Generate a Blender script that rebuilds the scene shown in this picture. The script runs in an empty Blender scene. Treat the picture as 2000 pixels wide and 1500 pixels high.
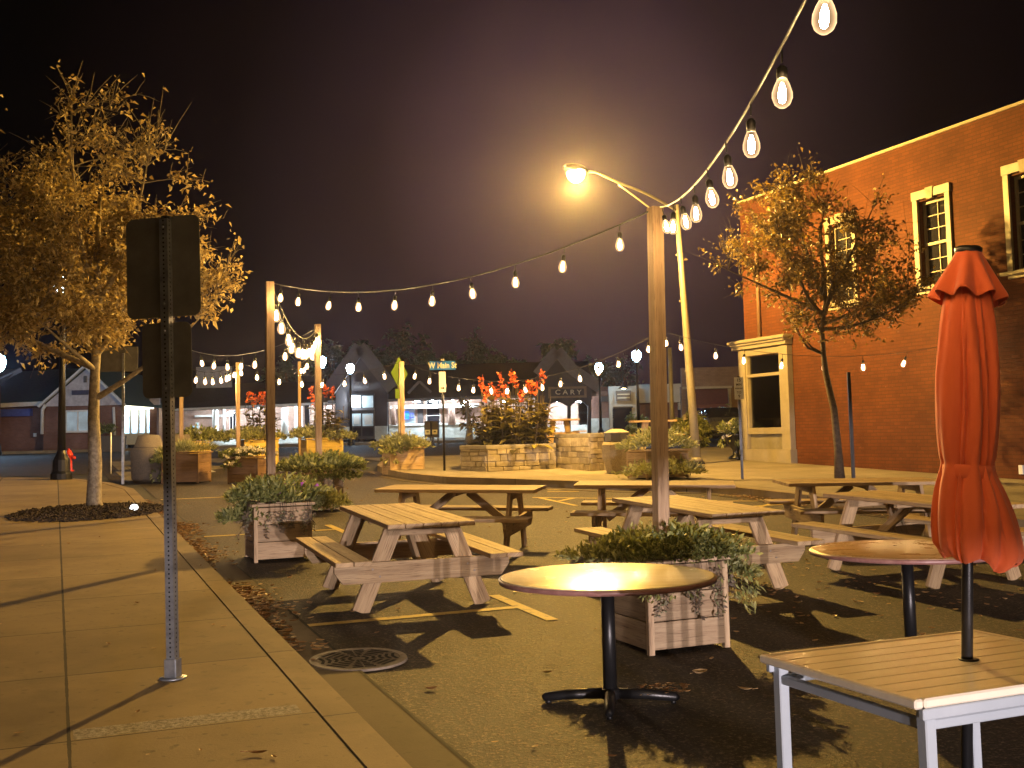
SOD=37000.;HEAD=12500.;EXPO=0.;HAZE=.00036
import bpy, math, random
from mathutils import Vector, Matrix, noise as mnoise
random.seed(7)
SC=bpy.context.scene; COL=SC.collection
R_=math.radians
# ---------------------------------------------------------------- place geometry (metres; x right, y forward, road level 0 under the camera)
F=2150.;PX,PY=1000.,687.;TH=math.atan(163/2150.);RO=0.0235
A=math.radians(22.6);GS=.0305;CZ=1.66;SM=(CZ-.35)/GS
su=(-math.sin(A),math.cos(A));sw=(math.cos(A),math.sin(A))
def uw(x,y): return (x*su[0]+y*su[1], x*sw[0]+y*sw[1])
def xy(u,w): return (u*su[0]+w*sw[0], u*su[1]+w*sw[1])
def Gu(u):
    k=4.;t=(SM-u)/k
    return GS*(SM-k*(math.log1p(math.exp(-abs(t)))+max(t,0)))
def G(x,y): return Gu(uw(x,y)[0])
Fv=(0,math.cos(TH),math.sin(TH));U0=(0,-math.sin(TH),math.cos(TH));c_,s_=math.cos(RO),math.sin(RO)
Rv=tuple((1,0,0)[i]*c_-U0[i]*s_ for i in range(3));Uv=tuple(U0[i]*c_+(1,0,0)[i]*s_ for i in range(3))
def ray(px,py):
    a=(px-PX)/F;b=-(py-PY)/F
    return tuple(Fv[i]+a*Rv[i]+b*Uv[i] for i in range(3))
def at(px,py,d):
    r=ray(px,py);t=d/r[1];return (r[0]*t,d,CZ+r[2]*t)
def gp(px,py,h=0.):
    r=ray(px,py);lo,hi=.5,400.
    f=lambda t:CZ+r[2]*t-G(r[0]*t,r[1]*t)-h
    for _ in range(60):
        m=(lo+hi)/2
        if f(m)>0:lo=m
        else:hi=m
    return (r[0]*lo,r[1]*lo,G(r[0]*lo,r[1]*lo)+h)
def proj(x,y,z):
    p=(x,y,z-CZ);d=sum(p[i]*Fv[i] for i in range(3))
    return (PX+F*sum(p[i]*Rv[i] for i in range(3))/d, PY-F*sum(p[i]*Uv[i] for i in range(3))/d)
NRM=Vector((-GS*su[0],-GS*su[1],1)).normalized()

# ---------------------------------------------------------------- mesh builder
class MB:
    def __init__(s): s.v=[];s.f=[];s.t=[];s.uv=[];s.sm=[]
    def face(s,pts,t=0.,uv=None,sm=False):
        n=len(s.v); s.v+= [tuple(p) for p in pts]; s.f.append(tuple(range(n,n+len(pts)))); s.t.append(t)
        s.uv+= uv if uv else [(p[0]+p[1],p[2]) for p in pts]; s.sm.append(sm); return s
    def box(s,c,sz,rot=None,t=None,top=(1,1)):
        t=random.random() if t is None else t
        hx,hy,hz=sz[0]/2,sz[1]/2,sz[2]/2
        P=[Vector((x*hx*(top[0] if z>0 else 1),y*hy*(top[1] if z>0 else 1),z*hz)) for x in(-1,1) for y in(-1,1) for z in(-1,1)]
        L=max(range(3),key=lambda i:sz[i]); ox,oy=random.random()*9,random.random()*9
        o=[i for i in range(3) if i!=L]
        def U(p): return (p[L]+ox, p[o[0]]+p[o[1]]+oy)
        W=[(rot@p if rot is not None else p)+Vector(c) for p in P]
        for q in ((0,1,3,2),(4,6,7,5),(0,4,5,1),(2,3,7,6),(0,2,6,4),(1,5,7,3)):
            s.face([W[i] for i in q],t,[U(P[i]) for i in q])
        return s
    def bar(s,a,b,w,h,t=None,up=(0,0,1),ext=0):
        a,b=Vector(a),Vector(b);d=(b-a);L=d.length;d.normalize()
        upv=Vector(up)
        if abs(d.dot(upv))>.98: upv=Vector((0,1,0))
        y=upv.cross(d).normalized();z=d.cross(y)
        m=Matrix((d,y,z)).transposed()
        return s.box((a+b)/2,(L+ext,w,h),m,t)
    def tube(s,pts,rad,n=8,t=0.,cap=True,sm=True):
        pts=[Vector(p) for p in pts]
        if not hasattr(rad,'__len__'): rad=[rad]*len(pts)
        rings=[];ref=None;ll=0
        for i,p in enumerate(pts):
            d=(pts[min(i+1,len(pts)-1)]-pts[max(i-1,0)]).normalized()
            if ref is None: ref=Vector((1,0,0)) if abs(d.x)<.9 else Vector((0,1,0))
            x=(ref-d*ref.dot(d)).normalized();y=d.cross(x);ref=x
            if i: ll+=(p-pts[i-1]).length
            rings.append(([p+(x*math.cos(2*math.pi*k/n)+y*math.sin(2*math.pi*k/n))*rad[i] for k in range(n)],ll))
        for (r0,l0),(r1,l1) in zip(rings,rings[1:]):
            for k in range(n):
                k2=(k+1)%n;c=.05*k
                s.face([r0[k],r0[k2],r1[k2],r1[k]],t,[(l0,c),(l0,c+.05),(l1,c+.05),(l1,c)],sm)
        if cap:
            s.face(rings[0][0][::-1],t);s.face(rings[-1][0],t)
        return s
    def lathe(s,prof,n=24,c=(0,0,0),t=0.,sm=True,ph=0.,fr=None):
        R=[]
        for j,(r,z) in enumerate(prof):
            R.append([(c[0]+r*(fr(2*math.pi*k/n,j) if fr else 1)*math.cos(2*math.pi*k/n+ph),c[1]+r*(fr(2*math.pi*k/n,j) if fr else 1)*math.sin(2*math.pi*k/n+ph),c[2]+z) for k in range(n)])
        for a,b in zip(R,R[1:]):
            for k in range(n):
                k2=(k+1)%n; s.face([a[k],a[k2],b[k2],b[k]],t,None,sm)
        if prof[0][0]>1e-4: s.face(R[0][::-1],t)
        if prof[-1][0]>1e-4: s.face(R[-1],t)
        return s
    def prism(s,poly,z0,z1,t=0.):
        a=[(p[0],p[1],z0) for p in poly];b=[(p[0],p[1],z1) for p in poly];n=len(poly)
        s.face(a[::-1],t);s.face(b,t)
        for i in range(n): j=(i+1)%n;s.face([a[i],a[j],b[j],b[i]],t)
        return s
    def build(s,name,mat,parent=None,bev=0,weld=False):
        me=bpy.data.meshes.new(name);me.from_pydata(s.v,[],s.f);me.update()
        ul=me.uv_layers.new(name='UVMap')
        fl=[c for p in s.uv for c in p]; ul.data.foreach_set('uv',fl)
        at_=me.attributes.new('tint','FLOAT','FACE');at_.data.foreach_set('value',s.t)
        me.polygons.foreach_set('use_smooth',s.sm)
        if weld or any(s.sm):
            import bmesh
            b=bmesh.new();b.from_mesh(me);bmesh.ops.remove_doubles(b,verts=b.verts,dist=1e-5);b.to_mesh(me);b.free()
        o=bpy.data.objects.new(name,me);COL.objects.link(o);me.materials.append(mat)
        if parent: o.parent=parent
        if bev:
            if not any(s.sm) and not weld:
                import bmesh
                b=bmesh.new();b.from_mesh(me);bmesh.ops.remove_doubles(b,verts=b.verts,dist=1e-5);b.to_mesh(me);b.free()
            m=o.modifiers.new('b','BEVEL');m.width=bev;m.segments=1;m.limit_method='ANGLE'
        return o
def tag(o,label=None,cat=None,group=None,kind=None):
    if label:o['label']=label
    if cat:o['category']=cat
    if group:o['group']=group
    if kind:o['kind']=kind
    return o
def thing(name,label,cat,loc=(0,0,0),rz=0,group=None,tilt=False):
    o=bpy.data.objects.new(name,None);COL.objects.link(o);o.empty_display_size=.1
    o.location=loc
    if tilt:
        q=Vector((0,0,1)).rotation_difference(NRM).to_matrix()@Matrix.Rotation(rz,3,'Z')
        o.rotation_euler=q.to_euler()
    else:o.rotation_euler=(0,0,rz)
    return tag(o,label,cat,group)
def struct(name,mb,mat,rz=0,kind='structure'):
    o=mb.build(name,mat);o.rotation_euler=(0,0,rz);o['kind']=kind;return o
def copy_tree(o,parent=None):
    c=o.copy();COL.objects.link(c)
    if parent:c.parent=parent
    for ch in list(o.children):copy_tree(ch,c)
    return c
def textmesh(s,size,ext=.002,bold=0.):
    cu=bpy.data.curves.new('t','FONT');cu.body=s;cu.size=size;cu.extrude=ext;cu.offset=bold;cu.align_x='CENTER';cu.align_y='CENTER'
    ob=bpy.data.objects.new('t',cu);COL.objects.link(ob);bpy.context.view_layer.update()
    me=bpy.data.meshes.new_from_object(ob);bpy.data.objects.remove(ob);return me
def text(name,s,size,loc,rot,mat,parent,ext=.002,bold=0.,sx=1.):
    me=textmesh(s,size,ext,bold);me.name=name;me.materials.clear();me.materials.append(mat)
    o=bpy.data.objects.new(name,me);COL.objects.link(o);o.parent=parent;o.location=loc;o.rotation_euler=rot;o.scale=(sx,1,1);return o

# ---------------------------------------------------------------- materials
def newmat(name):
    m=bpy.data.materials.new(name);m.use_nodes=True;nt=m.node_tree
    return m,nt,nt.nodes['Principled BSDF']
def N(nt,t,**k):
    n=nt.nodes.new(t)
    for a,b in k.items():
        if a.startswith('i_'):n.inputs[int(a[2:])].default_value=b
        else:setattr(n,a,b)
    return n
def ramp(nt,stops,src):
    r=N(nt,'ShaderNodeValToRGB');e=r.color_ramp.elements
    while len(e)<len(stops):e.new(.5)
    for i,(p,c) in enumerate(stops):e[i].position=p;e[i].color=(*c,1) if len(c)==3 else c
    nt.links.new(src,r.inputs[0]);return r
def mixc(nt,a,b,f,mode='MIX'):
    m=N(nt,'ShaderNodeMix',data_type='RGBA',blend_type=mode)
    for s,v in ((6,a),(7,b),(0,f)):
        if isinstance(v,(int,float)): m.inputs[s].default_value=v
        elif isinstance(v,tuple): m.inputs[s].default_value=(*v,1)
        else: nt.links.new(v,m.inputs[s])
    return m.outputs[2]
def math_(nt,op,a,b=None,c=None,clamp=False):
    m=N(nt,'ShaderNodeMath',operation=op,use_clamp=clamp)
    for i,v in enumerate((a,b,c)):
        if v is None:continue
        if isinstance(v,(int,float)):m.inputs[i].default_value=v
        else:nt.links.new(v,m.inputs[i])
    return m.outputs[0]
def coord(nt,kind='Object',scale=(1,1,1)):
    t=N(nt,'ShaderNodeTexCoord');m=N(nt,'ShaderNodeMapping');m.inputs['Scale'].default_value=scale
    nt.links.new(t.outputs[kind],m.inputs[0]);return m.outputs[0]
def noise(nt,vec,scale,detail=4,rough=.55):
    n=N(nt,'ShaderNodeTexNoise');n.inputs['Scale'].default_value=scale;n.inputs['Detail'].default_value=detail;n.inputs['Roughness'].default_value=rough
    nt.links.new(vec,n.inputs[0]);return n.outputs[0]
def bump(nt,b,h,strength,dist=.01,prev=None):
    n=N(nt,'ShaderNodeBump');n.inputs['Strength'].default_value=strength;n.inputs['Distance'].default_value=dist
    nt.links.new(h,n.inputs['Height'])
    if prev is not None:nt.links.new(prev,n.inputs['Normal'])
    nt.links.new(n.outputs[0],b.inputs['Normal']);return n.outputs[0]
def plain(name,c,rough=.6,metal=0,c2=None,scale=6,bs=0,bscale=60,kind='Object',spec=.5,tint=0):
    m,nt,b=newmat(name);v=coord(nt,kind)
    c2=c2 or tuple(x*.75 for x in c)
    col=mixc(nt,c,c2,ramp(nt,[(.35,(0,0,0)),(.68,(1,1,1))],noise(nt,v,scale,6,.62)).outputs[0])
    if tint:
        a=N(nt,'ShaderNodeAttribute',attribute_name='tint')
        k=math_(nt,'MULTIPLY_ADD',a.outputs['Fac'],tint*2,1-tint)
        mm=N(nt,'ShaderNodeVectorMath',operation='SCALE');nt.links.new(col,mm.inputs[0]);nt.links.new(k,mm.inputs['Scale']);col=mm.outputs[0]
    nt.links.new(col,b.inputs['Base Color'])
    rr=math_(nt,'MULTIPLY_ADD',noise(nt,v,scale*3,3),.25,rough-.12,True)
    nt.links.new(rr,b.inputs['Roughness'])
    b.inputs['Metallic'].default_value=metal;b.inputs['Specular IOR Level'].default_value=spec
    if bs:bump(nt,b,noise(nt,v,bscale,5),bs)
    return m
def wood(name,c1,c2,dark,rough=.7,g=1.,spec=.3):
    m,nt,b=newmat(name);v=coord(nt,'UV',(1.2,22*g,1))
    n1=noise(nt,v,1.6,5,.6);v2=coord(nt,'UV',(3,60*g,1));n2=noise(nt,v2,2.,3)
    a=N(nt,'ShaderNodeAttribute',attribute_name='tint')
    w=N(nt,'ShaderNodeTexWave',wave_type='RINGS',rings_direction='X');w.inputs['Scale'].default_value=.8;w.inputs['Distortion'].default_value=6;w.inputs['Detail'].default_value=2
    nt.links.new(coord(nt,'UV',(.3,4*g,1)),w.inputs[0])
    k=math_(nt,'ADD',math_(nt,'MULTIPLY',n1,.84),math_(nt,'MULTIPLY',w.outputs['Fac'],.16))
    col=mixc(nt,c1,c2,ramp(nt,[(.3,(0,0,0)),(.7,(1,1,1))],k).outputs[0])
    # knots
    vo=N(nt,'ShaderNodeTexVoronoi');vo.inputs['Scale'].default_value=1.;nt.links.new(coord(nt,'UV',(1.1,3.5,1)),vo.inputs[0])
    kn=ramp(nt,[(.02,(1,1,1)),(.07,(0,0,0))],vo.outputs['Distance']).outputs[0]
    col=mixc(nt,col,dark,math_(nt,'MULTIPLY',kn,.75))
    col=mixc(nt,col,dark,math_(nt,'MULTIPLY',ramp(nt,[(.54,(0,0,0)),(.72,(1,1,1))],n2).outputs[0],.8))
    oi=N(nt,'ShaderNodeObjectInfo');k2=math_(nt,'ADD',math_(nt,'MULTIPLY_ADD',a.outputs['Fac'],.4,.62),math_(nt,'MULTIPLY',oi.outputs['Random'],.32))
    mm=N(nt,'ShaderNodeVectorMath',operation='SCALE');nt.links.new(col,mm.inputs[0]);nt.links.new(k2,mm.inputs['Scale'])
    nt.links.new(mm.outputs[0],b.inputs['Base Color']);b.inputs['Roughness'].default_value=rough;b.inputs['Specular IOR Level'].default_value=spec
    bump(nt,b,n2,.8,.005);return m
def leafm(name,ca,cb,cc,trans=.35,rough=.5):
    m,nt,b=newmat(name);a=N(nt,'ShaderNodeAttribute',attribute_name='tint')
    r=ramp(nt,[(0,ca),(.5,cb),(1,cc)],a.outputs['Fac']);nt.links.new(r.outputs[0],b.inputs['Base Color']);b.inputs['Roughness'].default_value=rough
    tr=N(nt,'ShaderNodeBsdfTranslucent');nt.links.new(r.outputs[0],tr.inputs[0])
    mx=N(nt,'ShaderNodeMixShader');mx.inputs[0].default_value=trans
    nt.links.new(b.outputs[0],mx.inputs[1]);nt.links.new(tr.outputs[0],mx.inputs[2]);nt.links.new(mx.outputs[0],nt.nodes['Material Output'].inputs[0]);return m
def emis(name,c,s,var=0):
    m,nt,b=newmat(name);b.inputs['Base Color'].default_value=(*c,1);b.inputs['Emission Color'].default_value=(*c,1);b.inputs['Emission Strength'].default_value=s
    if var:
        n=noise(nt,coord(nt),var,3);nt.links.new(math_(nt,'MULTIPLY',ramp(nt,[(.3,(.15,.15,.15)),(.7,(1,1,1))],n).outputs[0],s),b.inputs['Emission Strength'])
    return m
def brickm(name,c1,c2,mor,axis='xz',bw=.215,bh=.075,ms=.009,var=.0,bs=.5):
    m,nt,b=newmat(name);t=N(nt,'ShaderNodeTexCoord');sp=N(nt,'ShaderNodeSeparateXYZ');nt.links.new(t.outputs['Object'],sp.inputs[0])
    cb=N(nt,'ShaderNodeCombineXYZ');nt.links.new(math_(nt,'ADD',sp.outputs[0],sp.outputs[1]),cb.inputs[0]);nt.links.new(sp.outputs[2],cb.inputs[1])
    br=N(nt,'ShaderNodeTexBrick');br.inputs['Scale'].default_value=1;br.inputs['Brick Width'].default_value=bw;br.inputs['Row Height'].default_value=bh;br.inputs['Mortar Size'].default_value=ms;br.inputs['Mortar Smooth'].default_value=.3
    br.inputs['Color1'].default_value=(*c1,1);br.inputs['Color2'].default_value=(*c2,1);br.inputs['Mortar'].default_value=(*mor,1);br.inputs['Bias'].default_value=-.2
    nt.links.new(cb.outputs[0],br.inputs[0])
    n=noise(nt,t.outputs['Object'],.9,6,.65);col=mixc(nt,br.outputs[0],(.55,.5,.5),ramp(nt,[(.3,(1,1,1)),(.7,(0,0,0))],n).outputs[0],'MULTIPLY')
    n3=noise(nt,t.outputs['Object'],9,4,.7);col=mixc(nt,col,tuple(min(1,x*1.5+.1) for x in c1),math_(nt,'MULTIPLY',ramp(nt,[(.64,(0,0,0)),(.78,(1,1,1))],n3).outputs[0],.35))
    nt.links.new(col,b.inputs['Base Color']);b.inputs['Roughness'].default_value=.82;b.inputs['Specular IOR Level'].default_value=.25
    h=math_(nt,'ADD',math_(nt,'MULTIPLY',br.outputs['Fac'],-1),math_(nt,'MULTIPLY',n3,.5));bump(nt,b,h,bs,.008);return m

# street-frame asphalt (object x = w, y = u)
def asphalt():
    m,nt,b=newmat('asphalt');v=coord(nt)
    big=noise(nt,v,.35,5,.6);fine=noise(nt,v,40,4,.8);mid=noise(nt,v,9,5,.7)
    col=mixc(nt,(.012,.0088,.006),(.046,.033,.0205),ramp(nt,[(.38,(0,0,0)),(.62,(1,1,1))],big).outputs[0])
    col=mixc(nt,col,(.25,.19,.125),math_(nt,'MULTIPLY',ramp(nt,[(.52,(0,0,0)),(.66,(1,1,1))],fine).outputs[0],.8))
    col=mixc(nt,col,(.012,.010,.008),math_(nt,'MULTIPLY',ramp(nt,[(.32,(1,1,1)),(.55,(0,0,0))],mid).outputs[0],.75))
    nt.links.new(col,b.inputs['Base Color']);nt.links.new(math_(nt,'MULTIPLY_ADD',mid,.3,.55),b.inputs['Roughness']);b.inputs['Specular IOR Level'].default_value=.35
    bump(nt,b,math_(nt,'ADD',fine,math_(nt,'MULTIPLY',mid,.8)),1.,.02);return m
def concrete(name,base,c2,joints=True,j=(0.07,1.14,0.16,1.34),strip=False,edge=None):
    m,nt,b=newmat(name);t=N(nt,'ShaderNodeTexCoord');v=t.outputs['Object'];sp=N(nt,'ShaderNodeSeparateXYZ');nt.links.new(v,sp.inputs[0])
    big=noise(nt,v,.8,6,.62);fine=noise(nt,v,60,4,.7);mid=noise(nt,v,5,5,.7)
    col=mixc(nt,base,c2,ramp(nt,[(.33,(0,0,0)),(.67,(1,1,1))],big).outputs[0])
    col=mixc(nt,col,tuple(x*.5 for x in base),math_(nt,'MULTIPLY',ramp(nt,[(.6,(0,0,0)),(.78,(1,1,1))],mid).outputs[0],.45))
    col=mixc(nt,col,tuple(x*.45 for x in base),math_(nt,'MULTIPLY',ramp(nt,[(.66,(0,0,0)),(.7,(1,1,1))],noise(nt,v,17,2,.4)).outputs[0],.5))
    col=mixc(nt,col,tuple(x*.42 for x in base),math_(nt,'MULTIPLY',ramp(nt,[(.52,(0,0,0)),(.74,(1,1,1))],noise(nt,v,1.7,7,.7)).outputs[0],.55))
    gv=N(nt,'ShaderNodeTexVoronoi');gv.inputs['Scale'].default_value=4.5;nt.links.new(v,gv.inputs[0]);col=mixc(nt,col,tuple(x*.3 for x in base),math_(nt,'MULTIPLY',ramp(nt,[(.055,(1,1,1)),(.085,(0,0,0))],gv.outputs['Distance']).outputs[0],.7))
    h=math_(nt,'ADD',math_(nt,'MULTIPLY',fine,.5),math_(nt,'MULTIPLY',mid,.4))
    if joints:
        def line(ax,off,per,wd):
            x=math_(nt,'ADD',sp.outputs[ax],100*per-off+per/2+0.)
            x=math_(nt,'ABSOLUTE',math_(nt,'SUBTRACT',math_(nt,'MODULO',x,per),per/2))
            x=math_(nt,'ADD',x,math_(nt,'MULTIPLY',math_(nt,'SUBTRACT',mid,.5),.012))
            return math_(nt,'LESS_THAN',x,wd)
        L=math_(nt,'MAXIMUM',line(0,j[0],j[1],.008),line(1,j[2],j[3],.006))
        # panel to panel tone
        wn=N(nt,'ShaderNodeTexWhiteNoise',noise_dimensions='2D');cb=N(nt,'ShaderNodeCombineXYZ')
        nt.links.new(math_(nt,'FLOOR',math_(nt,'DIVIDE',math_(nt,'SUBTRACT',sp.outputs[0],j[0]),j[1])),cb.inputs[0]);nt.links.new(math_(nt,'FLOOR',math_(nt,'DIVIDE',math_(nt,'SUBTRACT',sp.outputs[1],j[2]),j[3])),cb.inputs[1]);nt.links.new(cb.outputs[0],wn.inputs[0])
        k=math_(nt,'MULTIPLY_ADD',wn.outputs[0],.2,.9);mm=N(nt,'ShaderNodeVectorMath',operation='SCALE');nt.links.new(col,mm.inputs[0]);nt.links.new(k,mm.inputs['Scale']);col=mm.outputs[0]
        col=mixc(nt,col,(.02,.016,.012),math_(nt,'MULTIPLY',L,.92));h=math_(nt,'SUBTRACT',h,math_(nt,'MULTIPLY',L,3))
    if strip:
        s1=math_(nt,'MULTIPLY',math_(nt,'GREATER_THAN',sp.outputs[1],5.54),math_(nt,'LESS_THAN',math_(nt,'ADD',sp.outputs[1],math_(nt,'MULTIPLY',mid,.06)),5.74))
        s1=math_(nt,'MULTIPLY',s1,math_(nt,'MULTIPLY',math_(nt,'GREATER_THAN',sp.outputs[0],.09),math_(nt,'LESS_THAN',sp.outputs[0],1.14)))
        ag=noise(nt,v,38,3,.8);col=mixc(nt,col,mixc(nt,(.42,.40,.36),(.12,.11,.10),ramp(nt,[(.4,(0,0,0)),(.6,(1,1,1))],ag).outputs[0]),math_(nt,'MULTIPLY',s1,.7))
        h=math_(nt,'ADD',h,math_(nt,'MULTIPLY',math_(nt,'MULTIPLY',ag,s1),2.5))
    nt.links.new(col,b.inputs['Base Color']);b.inputs['Roughness'].default_value=.8;b.inputs['Specular IOR Level'].default_value=.3
    bump(nt,b,h,.5,.006);return m
m_asph=asphalt()
m_side=concrete('sidewalk_concrete',(.29,.225,.13),(.185,.138,.078),strip=True)
m_plaza=concrete('plaza_concrete',(.25,.22,.165),(.17,.145,.105),j=(.3,1.6,.2,1.6))
m_kerb=concrete('kerb_concrete',(.28,.215,.13),(.15,.115,.07),j=(9.7,50,.86,1.52))
m_gut=concrete('gutter_concrete',(.105,.078,.052),(.06,.045,.03),j=(9.7,50,.86,3.04))
def paintm(name,c,c2):
    m,nt,b=newmat(name);v=coord(nt);n=noise(nt,v,14,6,.75)
    col=mixc(nt,c,c2,ramp(nt,[(.52,(0,0,0)),(.66,(1,1,1))],n).outputs[0]);nt.links.new(col,b.inputs['Base Color']);b.inputs['Roughness'].default_value=.7
    bump(nt,b,noise(nt,v,80,3),.4,.006);return m
m_yel=paintm('yellow_road_paint',(.50,.36,.06),(.16,.12,.05));m_wht=paintm('white_road_paint',(.6,.58,.52),(.2,.19,.17))
m_dirt=plain('dark_ground',(.05,.045,.035),.9,c2=(.03,.03,.025),scale=.5)
m_pic=wood('weathered_pine',(.50,.36,.20),(.31,.205,.11),(.10,.05,.025))
m_plank=wood('cedar_planks',(.50,.37,.23),(.33,.225,.135),(.12,.07,.04))
m_post=wood('pine_post',(.46,.33,.21),(.30,.20,.12),(.10,.05,.03))
m_black=plain('black_metal',(.012,.012,.013),.35,.2,bs=.1,bscale=200)
m_alu=plain('pale_powder_coat',(.36,.40,.44),.35,.0,c2=(.30,.34,.38),scale=3)
m_galv=plain('galvanised_steel',(.36,.38,.40),.42,.75,c2=(.2,.21,.23),scale=14,bs=.1)
m_sback=plain('sign_back',(.16,.15,.12),.55,.3,c2=(.10,.095,.075),scale=5)
m_hole=plain('hole_shadow',(.01,.01,.01),.9)
m_trim=plain('cream_trim_paint',(.27,.235,.165),.5,c2=(.22,.19,.13),scale=4,bs=.1)
m_brick=brickm('orange_brick',(.110,.033,.0085),(.082,.023,.0065),(.070,.023,.007))
m_brick2=brickm('dull_red_brick',(.25,.13,.10),(.2,.1,.075),(.2,.15,.13))
m_brickp=brickm('pink_brick',(.55,.36,.29),(.46,.29,.23),(.5,.42,.36))
m_brown=brickm('brown_brick',(.24,.16,.10),(.19,.12,.08),(.17,.12,.09))
m_stone=plain('tan_stone',(.42,.36,.24),.85,c2=(.28,.23,.15),scale=7,bs=.9,bscale=22,tint=.35)
m_cap=plain('stone_cap',(.34,.30,.21),.8,c2=(.25,.22,.15),scale=5,bs=.4,bscale=40)
m_wstone=plain('pale_stone',(.62,.66,.64),.8,c2=(.45,.48,.47),scale=4,bs=.6,bscale=9,tint=.15)
m_aggr=plain('exposed_aggregate',(.34,.29,.20),.9,c2=(.20,.16,.11),scale=45,bs=.8,bscale=90)
m_agg2=plain('grey_aggregate',(.16,.135,.11),.9,c2=(.10,.085,.07),scale=40,bs=.8,bscale=90)
m_soil=plain('soil',(.04,.028,.018),.95,c2=(.02,.014,.01),scale=12,bs=1,bscale=30)
m_mulch=plain('mulch',(.06,.04,.025),.95,c2=(.018,.012,.008),scale=30,bs=1,bscale=40,tint=.5)
m_bark=plain('grey_bark',(.34,.29,.21),.9,c2=(.14,.11,.075),scale=16,bs=1,bscale=28)
m_bark2=plain('dark_bark',(.10,.075,.05),.9,c2=(.05,.035,.025),scale=18,bs=1,bscale=30)
m_leafL=leafm('golden_leaves',(.20,.14,.05),(.42,.31,.125),(.66,.54,.27),.45)
m_leafR=leafm('bronze_leaves',(.09,.06,.016),(.18,.12,.03),(.34,.23,.05),.3)
m_green=leafm('planter_leaves',(.09,.11,.03),(.20,.22,.06),(.40,.40,.15))
m_sage=leafm('sage_leaves',(.14,.15,.05),(.26,.27,.10),(.44,.44,.22))
m_dry=leafm('trailing_leaves',(.16,.12,.09),(.26,.20,.15),(.22,.26,.13))
m_canna=leafm('canna_leaves',(.05,.04,.014),(.13,.11,.03),(.34,.28,.06),.2,.35)  # yellow tint on some leaves stands in for lamp glints
m_cflow=leafm('canna_flowers',(.42,.05,.012),(.62,.11,.03),(.72,.22,.06),.3)
m_wflow=leafm('white_petals',(.6,.55,.45),(.75,.7,.6),(.8,.78,.7),.3)
m_pflow=leafm('purple_petals',(.25,.08,.5),(.35,.1,.55),(.6,.12,.4),.3)
m_dtree=leafm('far_leaves',(.10,.17,.14),(.17,.28,.23),(.26,.38,.32),.2)
m_fallen=leafm('fallen_leaf',(.20,.09,.03),(.34,.18,.06),(.5,.34,.16),.1)
m_dark=plain('dark_opening',(.008,.008,.01),.4)
m_glass,_nt,_b=newmat('window_glass');_b.inputs['Base Color'].default_value=(.015,.015,.02,1);_b.inputs['Roughness'].default_value=.03;_b.inputs['Specular IOR Level'].default_value=.45
bump(_nt,_b,noise(_nt,coord(_nt),2.,2),.05,.02)
def tabletop(name,ca,cb,rough,spec=.5):
    m,nt,b=newmat(name);v=coord(nt,'Object',(2.,9,1));n=noise(nt,v,2,6,.6);n2=noise(nt,coord(nt),5,5,.6)
    col=mixc(nt,ca,cb,ramp(nt,[(.3,(0,0,0)),(.7,(1,1,1))],n).outputs[0]);nt.links.new(col,b.inputs['Base Color'])
    nt.links.new(math_(nt,'MULTIPLY_ADD',n2,.12,rough),b.inputs['Roughness']);b.inputs['Specular IOR Level'].default_value=spec;b.inputs['Coat Weight'].default_value=.0
    return m
m_rtop=tabletop('round_top_laminate',(.60,.52,.35),(.48,.40,.25),.20,.14)
m_rtop2=tabletop('round_top_worn',(.42,.27,.14),(.29,.18,.09),.22,.25)
m_redge=plain('table_edge',(.20,.09,.08),.4,c2=(.3,.16,.14),scale=20)
m_slat=tabletop('taupe_slats',(.72,.65,.52),(.64,.57,.45),.14,.5)
m_orange,_nt,_b=newmat('orange_canvas')
_v=coord(_nt);_c=mixc(_nt,(.80,.15,.045),(.66,.11,.03),noise(_nt,_v,3,5));_nt.links.new(_c,_b.inputs['Base Color']);_b.inputs['Roughness'].default_value=.85;_b.inputs['Sheen Weight'].default_value=.2
bump(_nt,_b,noise(_nt,_v,420,2),.25,.002)
m_iron=plain('cast_iron',(.26,.21,.16),.6,.0,c2=(.15,.12,.09),scale=20,bs=.4,bscale=60)
m_red=plain('hydrant_red',(.60,.05,.025),.4,c2=(.45,.03,.02))
m_groof=plain('green_shingles',(.055,.09,.075),.8,c2=(.035,.06,.05),scale=8,bs=.6,bscale=12)
m_droof=plain('dark_shingles',(.045,.035,.03),.85,c2=(.03,.023,.02),scale=3,bs=.6,bscale=10)
m_lav=plain('pale_siding',(.58,.57,.62),.7,c2=(.34,.33,.38),scale=3)
m_grey=plain('dark_siding',(.05,.045,.05),.75,c2=(.038,.034,.038),scale=2)
m_gtrim=plain('grey_trim',(.11,.105,.115),.6)
m_white=plain('white_paint',(.72,.73,.72),.5,c2=(.6,.62,.62),scale=5)
m_cream=plain('cream_wall',(.50,.46,.36),.75,c2=(.42,.38,.29),scale=3,bs=.2,bscale=9)
m_blue=plain('blue_sign',(.08,.12,.42),.5,c2=(.05,.07,.3));m_bluest=plain('street_sign_blue',(.006,.11,.42),.4,c2=(.01,.13,.5))
m_lime=plain('fluorescent_lime',(.09,.15,.01),.5,c2=(.07,.12,.01));m_letter=plain('letter_cream',(.65,.60,.45),.5);m_ink=plain('black_ink',(.015,.015,.015),.6)
m_dbrown=plain('dark_red_awning',(.10,.03,.025),.8);m_car=plain('silver_car_paint',(.16,.16,.18),.3,.6);m_tyre=plain('rubber',(.015,.015,.015),.8)
m_cable=plain('black_cable',(.02,.018,.016),.45,bs=.2)
m_fil=emis('bulb_filament',(1.,.67,.30),850.)
m_glow,_nt,_b=newmat('bulb_glass')
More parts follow.
